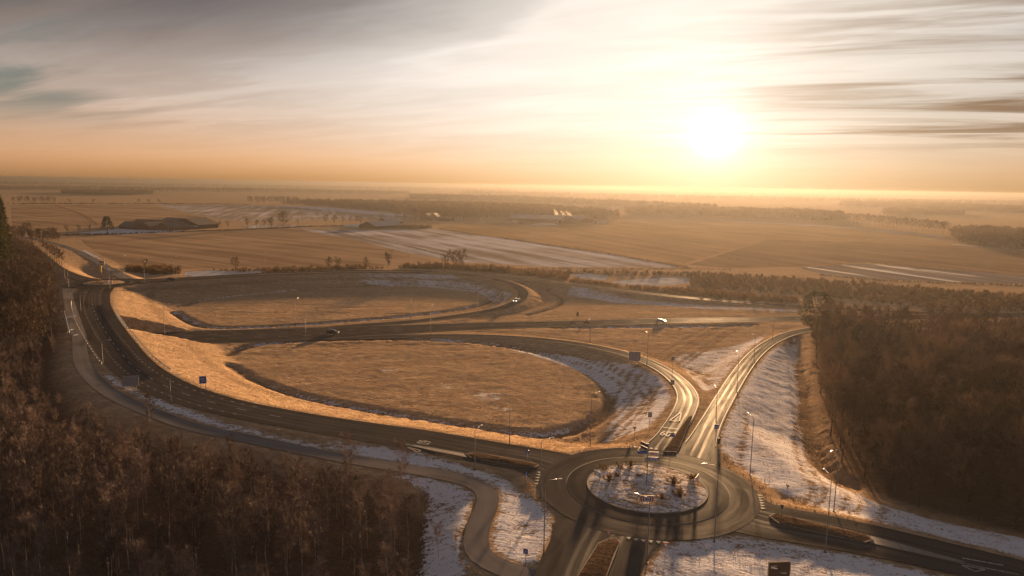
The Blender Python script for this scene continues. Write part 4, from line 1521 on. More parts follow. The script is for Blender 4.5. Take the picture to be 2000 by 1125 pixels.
for k in range(3):     # three chasing arrows
    a0 = k * 2.0944 + 0.3
    arc = [(a0 + 1.25 * i / 6) for i in range(7)]
    V = [(0.24 * math.cos(a), -0.045, 1.12 + 0.24 * math.sin(a)) for a in arc] + [(0.17 * math.cos(a), -0.045, 1.12 + 0.17 * math.sin(a)) for a in arc]
    mb.add(V, [(i, i + 1, i + 8, i + 7) for i in range(6)])
    a1 = arc[0]
    mb.add([(0.30 * math.cos(a1), -0.045, 1.12 + 0.30 * math.sin(a1)), (0.11 * math.cos(a1), -0.045, 1.12 + 0.11 * math.sin(a1)), (0.205 * math.cos(a1 - 0.5), -0.045, 1.12 + 0.205 * math.sin(a1 - 0.5))], [(0, 1, 2)])
mb.build('arrows', M['white'], disc)
mb = MB()
for x, z, w, h in ((0, 1.635, 2.25, 0.06), (0, 0.605, 2.25, 0.06), (-1.1, 1.12, 0.06, 0.97), (1.1, 1.12, 0.06, 0.97)):
    mb.box((x, 0, z), (w, 0.07, h))
mb.build('frame', M['yellow'], cb)


def post_sign(px, py, z, ang, kind, label, top_py=None, size=0.8, h=2.3, group=None):
    b = on_ground(px, py, z)
    root = empty('road_sign', tuple(b), ang, label, 'road sign', group)
    if top_py:
        h = max(1.6, height_to(b, top_py) - size * 0.5)
    MB().tube([(0, 0.05, -0.3), (0, 0.05, h + size * 0.35)], 0.04, 6).build('post', M['galv'], root)
    mb = MB()
    n = 20

    def disc(r, y0, y1, cz=h):
        m_ = MB()
        V = [(r * math.cos(6.2832 * i / n), y0, cz + r * math.sin(6.2832 * i / n)) for i in range(n)] + [(r * math.cos(6.2832 * i / n), y1, cz + r * math.sin(6.2832 * i / n)) for i in range(n)]
        return m_.add(V, [tuple(range(n)), tuple(range(n, 2 * n))[::-1]] + [(i, i + n, (i + 1) % n + n, (i + 1) % n) for i in range(n)])

    def tri(sz, y0, y1):
        m_ = MB()
        P = [(-sz / 2, h + sz * 0.43), (sz / 2, h + sz * 0.43), (0, h - sz * 0.43)]
        V = [(x, y0, zz) for x, zz in P] + [(x, y1, zz) for x, zz in P]
        return m_.add(V, [(0, 2, 1), (3, 4, 5), (0, 1, 4, 3), (1, 2, 5, 4), (2, 0, 3, 5)])
    if kind == 'give_way':
        tri(size, -0.015, 0.008).build('red_plate', M['red'], root)
        tri(size * 0.62, -0.021, -0.016).build('white_panel', M['white'], root)
    elif kind == 'give_way_back':
        tri(size, -0.01, 0.01).build('plate', M['signback'], root)
    elif kind == 'disc_back':
        disc(size / 2, -0.01, 0.01).build('plate', M['signback'], root)
    elif kind == 'blue_square':
        mb.box((0, 0, h), (size, 0.02, size)).build('plate', M['blue'], root)
        bars(root, 'white', [(0, h + 0.05, size * 0.6, size * 0.12), (0, h - size * 0.18, size * 0.4, size * 0.10)], -0.014)
    elif kind == 'blue_arrow':
        mb.box((0, 0, h), (size, 0.02, size)).build('plate', M['blue'], root)
        m_ = MB()
        m_.add([(-.22, -0.014, h - .26), (-.12, -0.014, h - .26), (.16, -0.014, h + .1), (.06, -0.014, h + .14)], [(0, 1, 2, 3)])
        m_.add([(.28, -0.014, h + .28), (-.04, -0.014, h + .2), (.24, -0.014, h - .04)], [(0, 1, 2)])
        m_.add([(-.28, -0.014, h + .05), (-.2, -0.014, h + .05), (-.02, -0.014, h - .2), (-.1, -0.014, h - .22)], [(0, 1, 2, 3)])
        m_.build('arrow', M['white'], root)
    elif kind == 'keep_right':
        disc(size / 2, -0.015, 0.01).build('plate', M['blue'], root)
        m_ = MB()
        m_.box((0, -0.02, h), (0.10, 0.006, 0.4), 0).build('arrow', M['white'], root)
        MB().box((0, 0.0, h - size * 0.9), (0.16, 0.06, 0.7)).build('reflector', M['white'], root)
    elif kind == 'plate_back':
        mb.box((0, 0, h), (size, 0.03, size * 1.35)).build('plate', M['signback'], root)
    elif kind == 'dark_post':
        mb.box((0, 0, h), (size * 0.5, 0.06, size)).build('plate', M['black'], root)
    return root


post_sign(1188.5, 1066, 4, R(0), 'give_way', 'give way sign on the kerbed island below the roundabout', 1035, 0.95)
post_sign(1299, 1091, 4, R(5), 'give_way', 'give way sign on the frosty corner right of the row of painted teeth', 1059, 0.95)
post_sign(1239, 853, 4, R(170), 'give_way_back', 'dark back of a give way sign on the frost by the near loop', 833, 0.9)
post_sign(1312, 876, 4, R(0), 'blue_arrow', 'small blue sign with white arrows where near loop and east ramp part', 845, 0.85)
post_sign(1398, 858, 4, R(0), 'blue_square', 'blue square sign on the frosted verge right of the east ramp', 829, 0.9)
post_sign(1026, 1105, 4, R(-30), 'blue_square', 'blue sign on the frosted tongue by the cycle path bend', 1072, 0.7)
post_sign(1030, 902, 4, R(0), 'keep_right', 'blue and white keep-right sign on the far side of the long left island', 879, 0.7)
post_sign(1028, 946, 4, R(-40), 'keep_right', 'blue and white sign post on the verge before the left give-way teeth', 921, 0.7)
post_sign(1537, 970, 4, R(120), 'give_way_back', 'dark sign back on the frosted bank above the right give-way teeth', 946, 0.8)
post_sign(1526, 1011, 4, R(180), 'dark_post', 'dark short sign on the left end of the right kerbed island', 985, 0.7)
post_sign(1671, 1043, 4, R(180), 'dark_post', 'small dark marker post near the far end of the right kerbed island', 1028, 0.5)
post_sign(1312, 775, 4, R(180), 'plate_back', 'dark sign back on the inner verge of the near loop bend', 743, 0.95)
post_sign(1312, 748, 3.6, R(180), 'disc_back', 'round dark sign back on the outer verge of the near loop bend', 697, 0.95)
post_sign(1268.5, 836, 3.8, R(180), 'plate_back', 'dark sign back low on the frosted slope inside the near loop', 806, 0.85)

# litter bin
b = on_ground(1403, 868, 4)
root = empty('litter_bin', tuple(b), 0, 'dark litter bin on the frosted verge below the blue square sign', 'litter bin')
MB().tube([(0, 0, 0.15), (0, 0, 1.0)], [0.26, 0.30], 10).build('bin', M['black'], root)
MB().tube([(0, 0, 1.0), (0, 0, 1.2), (0, 0, 1.32)], [0.32, 0.28, 0.1], 10).build('lid', M['black'], root)
MB().tube([(0.36, 0, -0.2), (0.36, 0, 1.9)], 0.05, 6).build('post', M['pole'], root)

# board at the bottom edge of the picture
p = on_ground(1519, 1150, 3.7)
hh = height_to(p, 1098)
s = board_sign('information_board', p, R(6), 2.75, 2.9, hh - 2.9, 'brown_sign', 'dark brown board with a pale wooden frame in the frost at the bottom edge', 'sign board', thick=0.10, mast_r=0.07)
zt = hh - 0.35
bars(s, 'white', [(-0.75, zt - 0.12, 0.9, 0.05), (-0.85, zt - 0.34, 0.55, 0.16), (-0.5, zt - 0.46, 0.5, 0.14), (0.55, zt - 1.1, 0.8, 0.05), (0.75, zt - 1.22, 0.5, 0.03)], -0.053)
mb = MB()
mb.box((-1.42, 0, hh - 1.5), (0.10, 0.14, 3.2)).box((1.42, 0, hh - 1.6), (0.10, 0.14, 2.9)).box((0, 0, hh + 0.03), (2.74, 0.14, 0.06))
mb.build('frame', material('pale_wood', (0.30, 0.20, 0.12), 0.8, 0.2, vary=0.2), s)

# advertising mast at the far roundabout
b = on_ground(198, 542, 5)
root = empty('advertising_mast', tuple(b), 0, 'tall dark mast with a blue board and a yellow panel behind the far roundabout', 'sign mast')
hm = height_to(b, 510)
MB().tube([(0, 0, -0.3), (0, 0, hm)], [0.2, 0.16], 8).build('post', M['black'], root)
MB().box((0.9, -0.25, hm - 0.5), (2.6, 0.2, 0.7)).build('board', M['dark_blue'], root)
MB().box((0.9, -0.25, hm - 1.5), (2.6, 0.2, 0.6)).build('board', M['dark_blue'], root)
MB().box((0.9, -0.25, hm - 1.03), (2.6, 0.18, 0.30)).build('strip', M['white'], root)
MB().box((0.1, -0.30, hm - 4.1), (0.9, 0.15, 3.0)).build('panel', M['yellow'], root)
bars(root, 'black', [(0.1, hm - 3.4, 0.5, 0.25), (0.2, hm - 4.2, 0.4, 0.25), (0.0, hm - 4.9, 0.5, 0.25)], -0.38)
for i, (px, py) in enumerate(((209, 555), (217, 555))):
    p = at(px, py, 5.3)
    board_sign('far_chevron_board', Vector((p.x, p.y, 5.25)), R(5), 1.2, 1.0, 0.5, 'white', ('left' if i == 0 else 'right') + ' one of two small pale chevron boards on the far roundabout island', 'road sign', posts=1, group='small boards on the far roundabout')


# ------------------------------------------------------------------ vehicles
def car(loc, ang, paint, label, lights=False, suv=False):
    root = empty('car', tuple(loc), ang, label, 'car')
    L, W = 4.4, 1.8
    H = 1.62 if suv else 1.47
    belt = 0.92
    # lower body: side outline lofted across the width
    prof = [(-2.15, 0.30), (-2.2, 0.62), (-2.12, 0.90), (-1.2, 0.97), (0.7, 0.96), (1.5, 0.86), (2.05, 0.74), (2.2, 0.55), (2.12, 0.28)]
    mb = MB()
    ys = [(-0.90, 0.94), (-0.86, 1.0), (0.86, 1.0), (0.90, 0.94)]
    V = []
    for y, k in ys:
        for x, z in prof:
            V.append((x * (0.985 if abs(y) > 0.88 else 1), y, 0.30 + (z - 0.30) * k))
    n = len(prof)
    Fs = []
    for j in range(3):
        for i in range(n):
            a, b_ = j * n + i, j * n + (i + 1) % n
            Fs.append((a, b_, b_ + n, a + n))
    Fs += [tuple(range(n))[::-1], tuple(3 * n + i for i in range(n))]
    mb.add(V, Fs)
    mb.build('body', paint, root)
    # glasshouse
    cab = [(-2.0, belt), (-1.55, H - 0.08), (-1.0, H), (0.05, H), (0.45, H - 0.09), (1.25, belt)]
    mb = MB()
    V = []
    for x, z in cab:
        k = (z - belt) / (H - belt)
        w = 0.84 - 0.16 * k
        V += [(x, -w, z), (x, w, z)]
    c = len(cab)
    Fs = [(2 * i, 2 * i + 2, 2 * i + 3, 2 * i + 1) for i in range(c - 1)]
    Fs += [tuple(2 * i for i in range(c))[::-1], tuple(2 * i + 1 for i in range(c))]
    mb.add(V, Fs)
    mb.build('windows', M['glass'], root)
    mb = MB()
    V = []
    for x, z in ((-1.6, H - 0.075), (-1.0, H + 0.012), (0.05, H + 0.012), (0.46, H - 0.075)):
        V += [(x, -0.70, z), (x, 0.70, z)]
    mb.add(V, [(0, 2, 3, 1), (2, 4, 5, 3), (4, 6, 7, 5)])
    for sy in (-1, 1):
        for (x0, z0, x1, z1) in ((-1.58, H - 0.08, -2.02, belt), (0.46, H - 0.09, 1.27, belt), (-0.35, H - 0.02, -0.40, belt)):
            mb.tube([(x0, sy * 0.69, z0), (x1, sy * 0.85, z1)], 0.05, 4)
        mb.tube([(-1.58, sy * 0.69, H - 0.06), (-1.0, sy * 0.69, H), (0.05, sy * 0.69, H), (0.46, sy * 0.69, H - 0.08)], 0.045, 4)
    mb.build('roof', paint, root)
    for sx in (-1.32, 1.36):
        for sy in (-1, 1):
            mb = MB()
            mb.tube([(sx, sy * 0.70, 0.33), (sx, sy * 0.915, 0.33)], 0.33, 14)
            w = mb.build('wheel', M['tyre'], root)
            mb = MB()
            mb.tube([(sx, sy * 0.90, 0.33), (sx, sy * 0.925, 0.33)], 0.20, 10)
            mb.build('rim', M['rim'], w)
    hl = material('headlight_lit', (0.9, 0.9, 0.85), 0.2, 0.5, emit=(1.0, 0.92, 0.78, 1.6)) if lights else M['lum']
    for sy in (-1, 1):
        mb = MB()
        mb.box((2.10, sy * 0.66, 0.68), (0.16, 0.36, 0.15))
        mb.build('headlight', hl, root)
        mb = MB()
        mb.box((-2.16, sy * 0.70, 0.80), (0.08, 0.26, 0.18))
        mb.build('tail_light', M['red'], root)
        mb = MB()
        mb.box((0.72, sy * 0.97, 1.0), (0.14, 0.16, 0.13))
        mb.build('mirror', paint, root)
    MB().box((2.19, 0, 0.42), (0.05, 1.2, 0.16)).build('grille', M['black'], root)
    return root


P_WHITE = material('white_car_paint', (0.72, 0.72, 0.72), 0.25, 0.5)
P_SILVER = material('silver_car_paint', (0.36, 0.37, 0.39), 0.4, 0.3)
P_BLACK = material('black_car_paint', (0.012, 0.012, 0.014), 0.2, 0.5)
P_DARK = material('dark_grey_car_paint', (0.04, 0.04, 0.045), 0.3, 0.5)
p = at(650, 651.5, 0.08)
car(p, R(-3), P_BLACK, 'black estate car driving right on the main road', suv=True)
p = at(1290, 629.5, 0.08)
car(p, R(-5), P_SILVER, 'silver car driving right on the far part of the main road')
i = int(np.argmin([abs(proj(q[:3])[0] - 1010) + abs(proj(q[:3])[1] - 591) for q in LOOP_FAR]))
q, q2 = LOOP_FAR[i], LOOP_FAR[i - 3]
car((q[0], q[1], q[2] + 0.06), math.atan2(q2[1] - q[1], q2[0] - q[0]), P_WHITE, 'white car with lit headlights coming round the far loop', lights=True)
i = int(np.argmin([abs(proj(q[:3])[0] - 335) + abs(proj(q[:3])[1] - 547.5) for q in LOOP_FAR]))
q, q2 = LOOP_FAR[i], LOOP_FAR[i - 3]
car((q[0], q[1], q[2] + 0.06), math.atan2(q2[1] - q[1], q2[0] - q[0]), P_DARK, 'dark car on the ring road near the far roundabout')
p = at(303, 660.5, 0.08)
car(p, R(-3), P_DARK, 'dark grey car coming out from under the bridge')


# two small riders / marker by the main road
def rider(loc, ang):
    mo = empty('motorcycle', tuple(loc), ang, 'dark motorcycle on the main road in the middle distance', 'motorcycle')
    for x in (-0.72, 0.72):
        w = MB().tube([(x, -0.07, 0.32), (x, 0.07, 0.32)], 0.32, 14).build('wheel', M['tyre'], mo)
    MB().tube([(-0.55, 0, 0.55), (-0.1, 0, 0.62), (0.25, 0, 0.85), (0.5, 0, 0.78)], [0.10, 0.17, 0.16, 0.08], 8).build('frame', M['black'], mo)
    MB().tube([(0.72, 0.0, 0.32), (0.45, 0, 0.98)], 0.05, 6).build('fork', M['galv'], mo)
    MB().tube([(0.42, -0.36, 1.0), (0.42, 0.36, 1.0)], 0.03, 6).build('handlebar', M['galv'], mo)
    MB().box((0.62, 0, 0.84), (0.1, 0.16, 0.16)).build('headlight', M['lum'], mo)
    # rider: one skinned body
    me = bpy.data.meshes.new('person')
    J = [((-0.15, 0, 0.80), .17), ((-0.12, 0, 1.05), .17), ((-0.05, 0, 1.32), .20), ((0.0, 0, 1.45), .07), ((0.03, 0, 1.62), .135),
         ((0.0, .22, 1.34), .07), ((0.15, .30, 1.12), .055), ((0.40, .30, 1.02), .045), ((0.0, -.22, 1.34), .07), ((0.15, -.30, 1.12), .055), ((0.40, -.30, 1.02), .045),
         ((0.15, .20, 0.78), .09), ((0.25, .22, 0.60), .075), ((-0.05, .20, 0.30), .055), ((0.12, .2, 0.24), .045), ((0.15, -.20, 0.78), .09), ((0.25, -.22, 0.60), .075), ((-0.05, -.20, 0.30), .055), ((0.12, -.2, 0.24), .045)]
    E = [(0, 1), (1, 2), (2, 3), (3, 4), (2, 5), (5, 6), (6, 7), (2, 8), (8, 9), (9, 10), (0, 11), (11, 12), (12, 13), (13, 14), (0, 15), (15, 16), (16, 17), (17, 18)]
    me.from_pydata([j[0] for j in J], E, [])
    me.materials.append(M['black'])
    o = link('person', me)
    o.location, o.rotation_euler = loc, (0, 0, ang)
    sk = o.modifiers.new('skin', 'SKIN')
    for i, j in enumerate(J):
        me.skin_vertices[0].data[i].radius = (j[1], j[1])
    me.skin_vertices[0].data[0].use_root = True
    ss = o.modifiers.new('sub', 'SUBSURF')
    ss.levels = ss.render_levels = 1
    tag(o, 'person in dark riding clothes and helmet sitting on the motorcycle', 'person')


rider(at(1145, 632, 0.08), R(184))

# ------------------------------------------------------------------ trees and bushes
def rand_dir(rng, up=0.0):
    v = rng.normal(size=3)
    v[2] += up
    return v / (np.linalg.norm(v) + 1e-9)


def bare_tree(seed, H=11.0, spread=3.2, base=0.28, limbs=12, twigs=1500, twig=0.95, tw=0.035, upright=0.6, trunk_r=0.16, bark='bark', tmat='twig_oak', column=False):
    """meshes (trunk, crown) of a leafless tree: trunk, limbs, boughs and a haze of thin twigs"""
    rng = np.random.default_rng(seed)
    tmb, cmb = MB(), MB()
    n = 7
    path = []
    lean = rng.normal(0, 0.05, 2)
    for i in range(n):
        t = i / (n - 1)
        path.append((lean[0] * t * H * 0.5 + rng.normal(0, 0.06) * t * 2, lean[1] * t * H * 0.5 + rng.normal(0, 0.06) * t * 2, -0.4 + t * (H * 0.93 + 0.4)))
    rad = [max(0.015, trunk_r * (1 - 0.93 * i / (n - 1))) for i in range(n)]
    rad[0] *= 1.3
    tmb.tube(path, rad, 6)
    P = np.array(path)
    pts, dirs = [], []

    def on_trunk(t):
        return np.array([np.interp(t, np.linspace(0, 1, n), P[:, k]) for k in range(3)])
    for i in range(limbs):
        t = base + (1 - base) * ((i + rng.uniform(0, 1)) / limbs) ** 0.9
        p0 = on_trunk(t * 0.97)
        a = rng.uniform(0, 6.283)
        shape = math.sin(math.pi * min(1.0, max(0.08, (t - base * 0.7) / (1.12 - base * 0.7)))) ** 0.7
        ln = spread * shape * rng.uniform(0.75, 1.2) + 0.3
        d = np.array([math.cos(a), math.sin(a), upright * rng.uniform(0.6, 1.4)])
        d /= np.linalg.norm(d)
        p1 = p0 + d * ln * 0.55
        p2 = p1 + (d + np.array([0, 0, 0.35])) * ln * 0.45
        r0 = trunk_r * 0.42 * (1.05 - t)
        (tmb if False else cmb).tube([p0, p1, p2], [r0 + 0.02, r0 * 0.55 + 0.015, 0.012], 3, False)
        for k in range(5):
            u = rng.uniform(0.3, 1.0)
            q = p0 + (p1 - p0) * min(1, u / 0.55) if u < 0.55 else p1 + (p2 - p1) * (u - 0.55) / 0.45
            dd = d * 0.6 + rand_dir(rng, 0.35) * 0.9
            dd /= np.linalg.norm(dd)
            l2 = ln * rng.uniform(0.25, 0.55)
            q2 = q + dd * l2
            cmb.tube([q, q2], [0.022, 0.008], 3, False)
            for s in range(6):
                pts.append(q + (q2 - q) * rng.uniform(0.2, 1.0))
                dirs.append(dd)
        for s in range(8):
            u = rng.uniform(0.35, 1.0)
            pts.append(p1 + (p2 - p1) * u)
            dirs.append(d)
    for s in range(30):
        pts.append(on_trunk(rng.uniform(0.6, 1.0)))
        dirs.append(np.array([0, 0, 1.0]))
    pts, dirs = np.array(pts), np.array(dirs)
    k = rng.integers(0, len(pts), twigs)
    a = pts[k] + rng.normal(0, 0.12, (twigs, 3))
    d = dirs[k] * 0.7 + rng.normal(0, 0.55, (twigs, 3)) + np.array([0, 0, 0.35])
    d /= np.linalg.norm(d, axis=1)[:, None]
    L = twig * rng.uniform(0.5, 1.25, twigs)
    side = np.cross(d, rng.normal(size=(twigs, 3)))
    side /= np.linalg.norm(side, axis=1)[:, None] + 1e-9
    w = tw * rng.uniform(0.6, 1.3, twigs)
    V = np.stack([a - side * w[:, None], a + side * w[:, None], a + d * L[:, None]], 1).reshape(-1, 3)
    o = len(cmb.v)
    cv = np.concatenate([np.array([tuple(x) for x in cmb.v]).reshape(-1, 3), V])
    tri = []
    for f in cmb.f:
        tri.append((f[0], f[1], f[2]))
        tri.append((f[0], f[2], f[3]))
    F = np.concatenate([np.array(tri, np.int32).reshape(-1, 3), (np.arange(twigs * 3).reshape(-1, 3) + o).astype(np.int32)])
    trunk = bpy.data.meshes.new('trunk')
    trunk.from_pydata(tmb.v, [], tmb.f)
    trunk.materials.append(M[bark])
    crown = np_mesh('crown', cv, F, M[tmat])
    return trunk, crown


def bush_mesh(seed, H=2.6, spread=1.5, twigs=420, tw=0.045, tmat='twig_shrub', stems=7, erect=1.0):
    rng = np.random.default_rng(seed)
    cmb = MB()
    pts, dirs = [], []
    for i in range(stems):
        a = rng.uniform(0, 6.283)
        r = spread * rng.uniform(0.1, 0.9)
        p0 = np.array([math.cos(a) * r * 0.25, math.sin(a) * r * 0.25, -0.2])
        p1 = np.array([math.cos(a) * r * 0.8, math.sin(a) * r * 0.8, H * rng.uniform(0.55, 0.95)])
        cmb.tube([p0, (p0 + p1) / 2 + rng.normal(0, 0.1, 3), p1], [0.05, 0.03, 0.01], 3, False)
        for s in range(14):
            pts.append(p0 + (p1 - p0) * rng.uniform(0.15, 1.0))
            dirs.append((p1 - p0) / np.linalg.norm(p1 - p0))
    pts, dirs = np.array(pts), np.array(dirs)
    k = rng.integers(0, len(pts), twigs)
    a = pts[k]
    d = dirs[k] * 0.6 * erect + rng.normal(0, 0.6, (twigs, 3)) + np.array([0, 0, 0.3])
    d /= np.linalg.norm(d, axis=1)[:, None]
    L = 0.34 * H * rng.uniform(0.5, 1.2, twigs)
    side = np.cross(d, rng.normal(size=(twigs, 3)))
    side /= np.linalg.norm(side, axis=1)[:, None] + 1e-9
    w = tw * rng.uniform(0.6, 1.3, twigs)
    V = np.stack([a - side * w[:, None], a + side * w[:, None], a + d * L[:, None]], 1).reshape(-1, 3)
    V[:, 2] = np.maximum(V[:, 2], -0.2)
    o = len(cmb.v)
    cv = np.concatenate([np.array([tuple(x) for x in cmb.v]), V])
    tri = []
    for f in cmb.f:
        tri += [(f[0], f[1], f[2]), (f[0], f[2], f[3])]
    F = np.concatenate([np.array(tri, np.int32), (np.arange(twigs * 3).reshape(-1, 3) + o).astype(np.int32)])
    return np_mesh('bush', cv, F, M[tmat])


def scatter(poly, gap, keep=None, cap=4000):
    """points about gap metres apart in a polygon (jittered grid)"""
    lo, hi = poly.min(0), poly.max(0)
    xs = np.arange(lo[0], hi[0], gap)
    ys = np.arange(lo[1], hi[1], gap)
    X, Y = np.meshgrid(xs, ys)
    X = X + (np.arange(len(ys)) % 2)[:, None] * gap / 2
    X = (X + RNG.uniform(-0.42, 0.42, X.shape) * gap).ravel()
    Y = (Y + RNG.uniform(-0.42, 0.42, Y.shape) * gap).ravel()
    ok = inside(poly, X, Y)
    X, Y = X[ok], Y[ok]
    return X[:cap], Y[:cap]


def place_tree(kind, meshes, x, y, z, s, rz, label, cat, group, sz=None):
    o = empty(kind, (x, y, z), rz, label, cat, group)
    o.scale = (s, s, s * (sz or 1))
    t = link('trunk', meshes[0], o)
    c = link('crown', meshes[1], o)
    return o


def in_frame(x, y, z=6.0, mx=120, top=True):
    px, py = proj((x, y, z))
    return -mx < px < 2000 + mx and py < 1125 + 200


def join_copies(name, meshes, X, Y, Z, S, A, mats, label=None, kind='stuff'):
    """many copies joined into one mesh (real geometry, material per source mesh)"""
    vs, fs, mi = [], [], []
    off = 0
    src = []
    for pair in meshes:
        arr = []
        for me in pair:
            v = np.empty(len(me.vertices) * 3, np.float32)
            me.vertices.foreach_get('co', v)
            me.calc_loop_triangles()
            t = np.empty(len(me.loop_triangles) * 3, np.int32)
            me.loop_triangles.foreach_get('vertices', t)
            arr.append((v.reshape(-1, 3), t.reshape(-1, 3)))
        src.append(arr)
    for i in range(len(X)):
        arr = src[i % len(src)]
        c, s_ = math.cos(A[i]), math.sin(A[i])
        Rm = np.array([[c, -s_, 0], [s_, c, 0], [0, 0, 1]]) * S[i]
        for j, (v, t) in enumerate(arr):
            vs.append(v @ Rm.T + np.array([X[i], Y[i], Z[i]]))
            fs.append(t + off)
            mi.append(np.full(len(t), j, np.int32))
            off += len(v)
    if not vs:
        return None
    me = np_mesh(name, np.concatenate(vs), np.concatenate(fs), None)
    for mt in mats:
        me.materials.append(mt)
    me.polygons.foreach_set('material_index', np.concatenate(mi))
    o = link(name, me)
    return tag(o, label, kind=kind)


# --- wood on the right: bare brown oaks
OAKS = [bare_tree(100 + i, H=RNG.uniform(11.5, 14.5), spread=RNG.uniform(3.0, 3.9), base=0.30, limbs=14, twigs=1700, twig=1.15, tw=0.030, upright=0.8, trunk_r=0.19) for i in range(6)]
BIRCHES = [bare_tree(200 + i, H=RNG.uniform(8.5, 11.0), spread=RNG.uniform(1.5, 2.1), base=0.34, limbs=15, twigs=1100, twig=0.85, tw=0.024, upright=1.3, trunk_r=0.085, bark='birch_bark', tmat='twig_birch') for i in range(6)]
LOW_OAKS = [bare_tree(300 + i, H=13, spread=3.6, base=0.3, limbs=9, twigs=420, twig=1.6, tw=0.06, upright=0.8, trunk_r=0.2, tmat='twig_oak') for i in range(3)]


def clear_of_roads(X, Y, margin):
    X, Y = np.array(X), np.array(Y)
    _, _, gap, hgap, rr = terrain(X, Y)
    return (gap > margin) & (hgap > margin) & (rr > R_OUT + margin)


def plant_wood(poly_px, z0, gap, protos, low, kind, cat, label, group, smin, smax, margin=3.0, limit=300, stuff='wood', edge=None):
    poly = polyw(poly_px, z0)
    X, Y = scatter(poly, gap)
    ok = clear_of_roads(X, Y, margin)
    fr = np.array([in_frame(x, y) for x, y in zip(X, Y)])
    if edge:     # thins out towards its rim
        ok &= RNG.uniform(0, 1, len(X)) < np.clip(0.30 + dist_poly(poly, X, Y) / 9.0, 0, 1)
    X, Y = X[ok & fr], Y[ok & fr]
    Z = terrain(X, Y)[0]
    order = np.argsort(np.hypot(X, Y))
    X, Y, Z = X[order], Y[order], Z[order]
    grade = np.clip(0.45 + 0.55 * dist_poly(poly, X, Y) / 16.0, 0.4, 1.0) if edge else np.ones(len(X))
    for i in range(min(limit, len(X))):
        s = RNG.uniform(smin, smax) * grade[i]
        place_tree(kind, protos[i % len(protos)], X[i], Y[i], Z[i] - 0.1, s, RNG.uniform(0, 6.28), label, cat, group, RNG.uniform(0.9, 1.12))
    if len(X) > limit:
        k = slice(limit, None)
        n = len(X) - limit
        join_copies(stuff, low, X[k], Y[k], Z[k] - 0.1, RNG.uniform(smin, smax, n), RNG.uniform(0, 6.28, n), [M['bark'], M['twig_oak']])
    return len(X)


n1 = plant_wood(WOOD_RIGHT, 0.0, 5.2, OAKS, LOW_OAKS, 'bare_oak', 'oak tree', 'bare brown tree in the dense wood on the right of the picture', 'bare trees of the right wood', 0.70, 1.15)
n2 = plant_wood(WOOD_LEFT, 1.0, 4.2, BIRCHES, LOW_OAKS, 'bare_birch', 'birch tree', 'slim bare tree in the dark wood filling the lower left', 'bare trees of the left wood', 0.85, 1.15, margin=3.0, edge=True)
print('trees right', n1, 'left', n2)

# lone pale-trunked trees at the edges of the woods
for px, py, s, lab in ((1738, 960, 0.95, 'forked bare tree with a pale straight trunk at the front of the right wood'), (1582, 668, 0.9, None)):
    b = on_ground(px, py, 1)
    if lab:
        place_tree('bare_oak', OAKS[2], b.x, b.y, b.z, s, 1.0, lab, 'oak tree', None)
for px, py, s, lab in ((293, 842, 0.75, 'small reddish birch standing alone between cycle path and wood, under the grey sign back'), (680, 955, 0.95, 'tall reddish birch rising over the cycle path, left one of two'),
                       (785, 965, 0.9, 'tall reddish birch rising over the cycle path, right one of two')):
    b = on_ground(px, py, 3)
    place_tree('bare_birch', BIRCHES[1], b.x, b.y, b.z, s, 2.0, lab, 'birch tree', None)


# dark pine at the corner of the right wood
def conifer(seed, H, r, domed=False):
    rng = np.random.default_rng(seed)
    t = MB().tube([(0, 0, -0.3), (0, 0, H)], [0.16, 0.02], 6)
    tm = bpy.data.meshes.new('trunk')
    tm.from_pydata(t.v, [], t.f)
    tm.materials.append(M['bark'])
    n = 1500
    z = H * (0.25 + 0.75 * rng.uniform(0, 1, n) ** 0.8)
    rr = r * (1.08 - (z / H)) ** 0.7 * np.sqrt(rng.uniform(0.05, 1, n))
    if domed:
        z = H * rng.uniform(0.28, 1.0, n)
        rr = r * np.sqrt(np.clip(1 - ((z / H - 0.60) / 0.41) ** 2, 0.02, 1)) * np.sqrt(rng.uniform(0.15, 1, n))
    a = rng.uniform(0, 6.283, n)
    c = np.stack([rr * np.cos(a), rr * np.sin(a), z + rng.normal(0, 0.1, n)], -1)
    d = np.stack([np.cos(a), np.sin(a), rng.normal(0.1, 0.4, n)], -1)
    side = np.cross(d, rng.normal(size=(n, 3)))
    side /= np.linalg.norm(side, axis=1)[:, None]
    V = np.stack([c - side * 0.11, c + side * 0.11, c + d * 0.55], 1).reshape(-1, 3)
    return tm, np_mesh('crown', V, np.arange(3 * n).reshape(-1, 3), M['needle'])


PINE = [conifer(5 + i, 7.0, 2.3) for i in range(2)]
b = on_ground(1592, 662, 0.5)
place_tree('pine_tree', conifer(9, 10.0, 3.6, True), b.x, b.y, b.z, height_to(b, 571) / 10.0, 0, 'dark evergreen pine at the corner of the right wood beside the main road', 'pine tree', None)
b = on_ground(1128, 620, 0.5)
place_tree('pine_tree', PINE[1], b.x, b.y, b.z, 0.30, 0, 'tiny dark conifer on the grass beyond the main road', 'pine tree', None, 1.1)

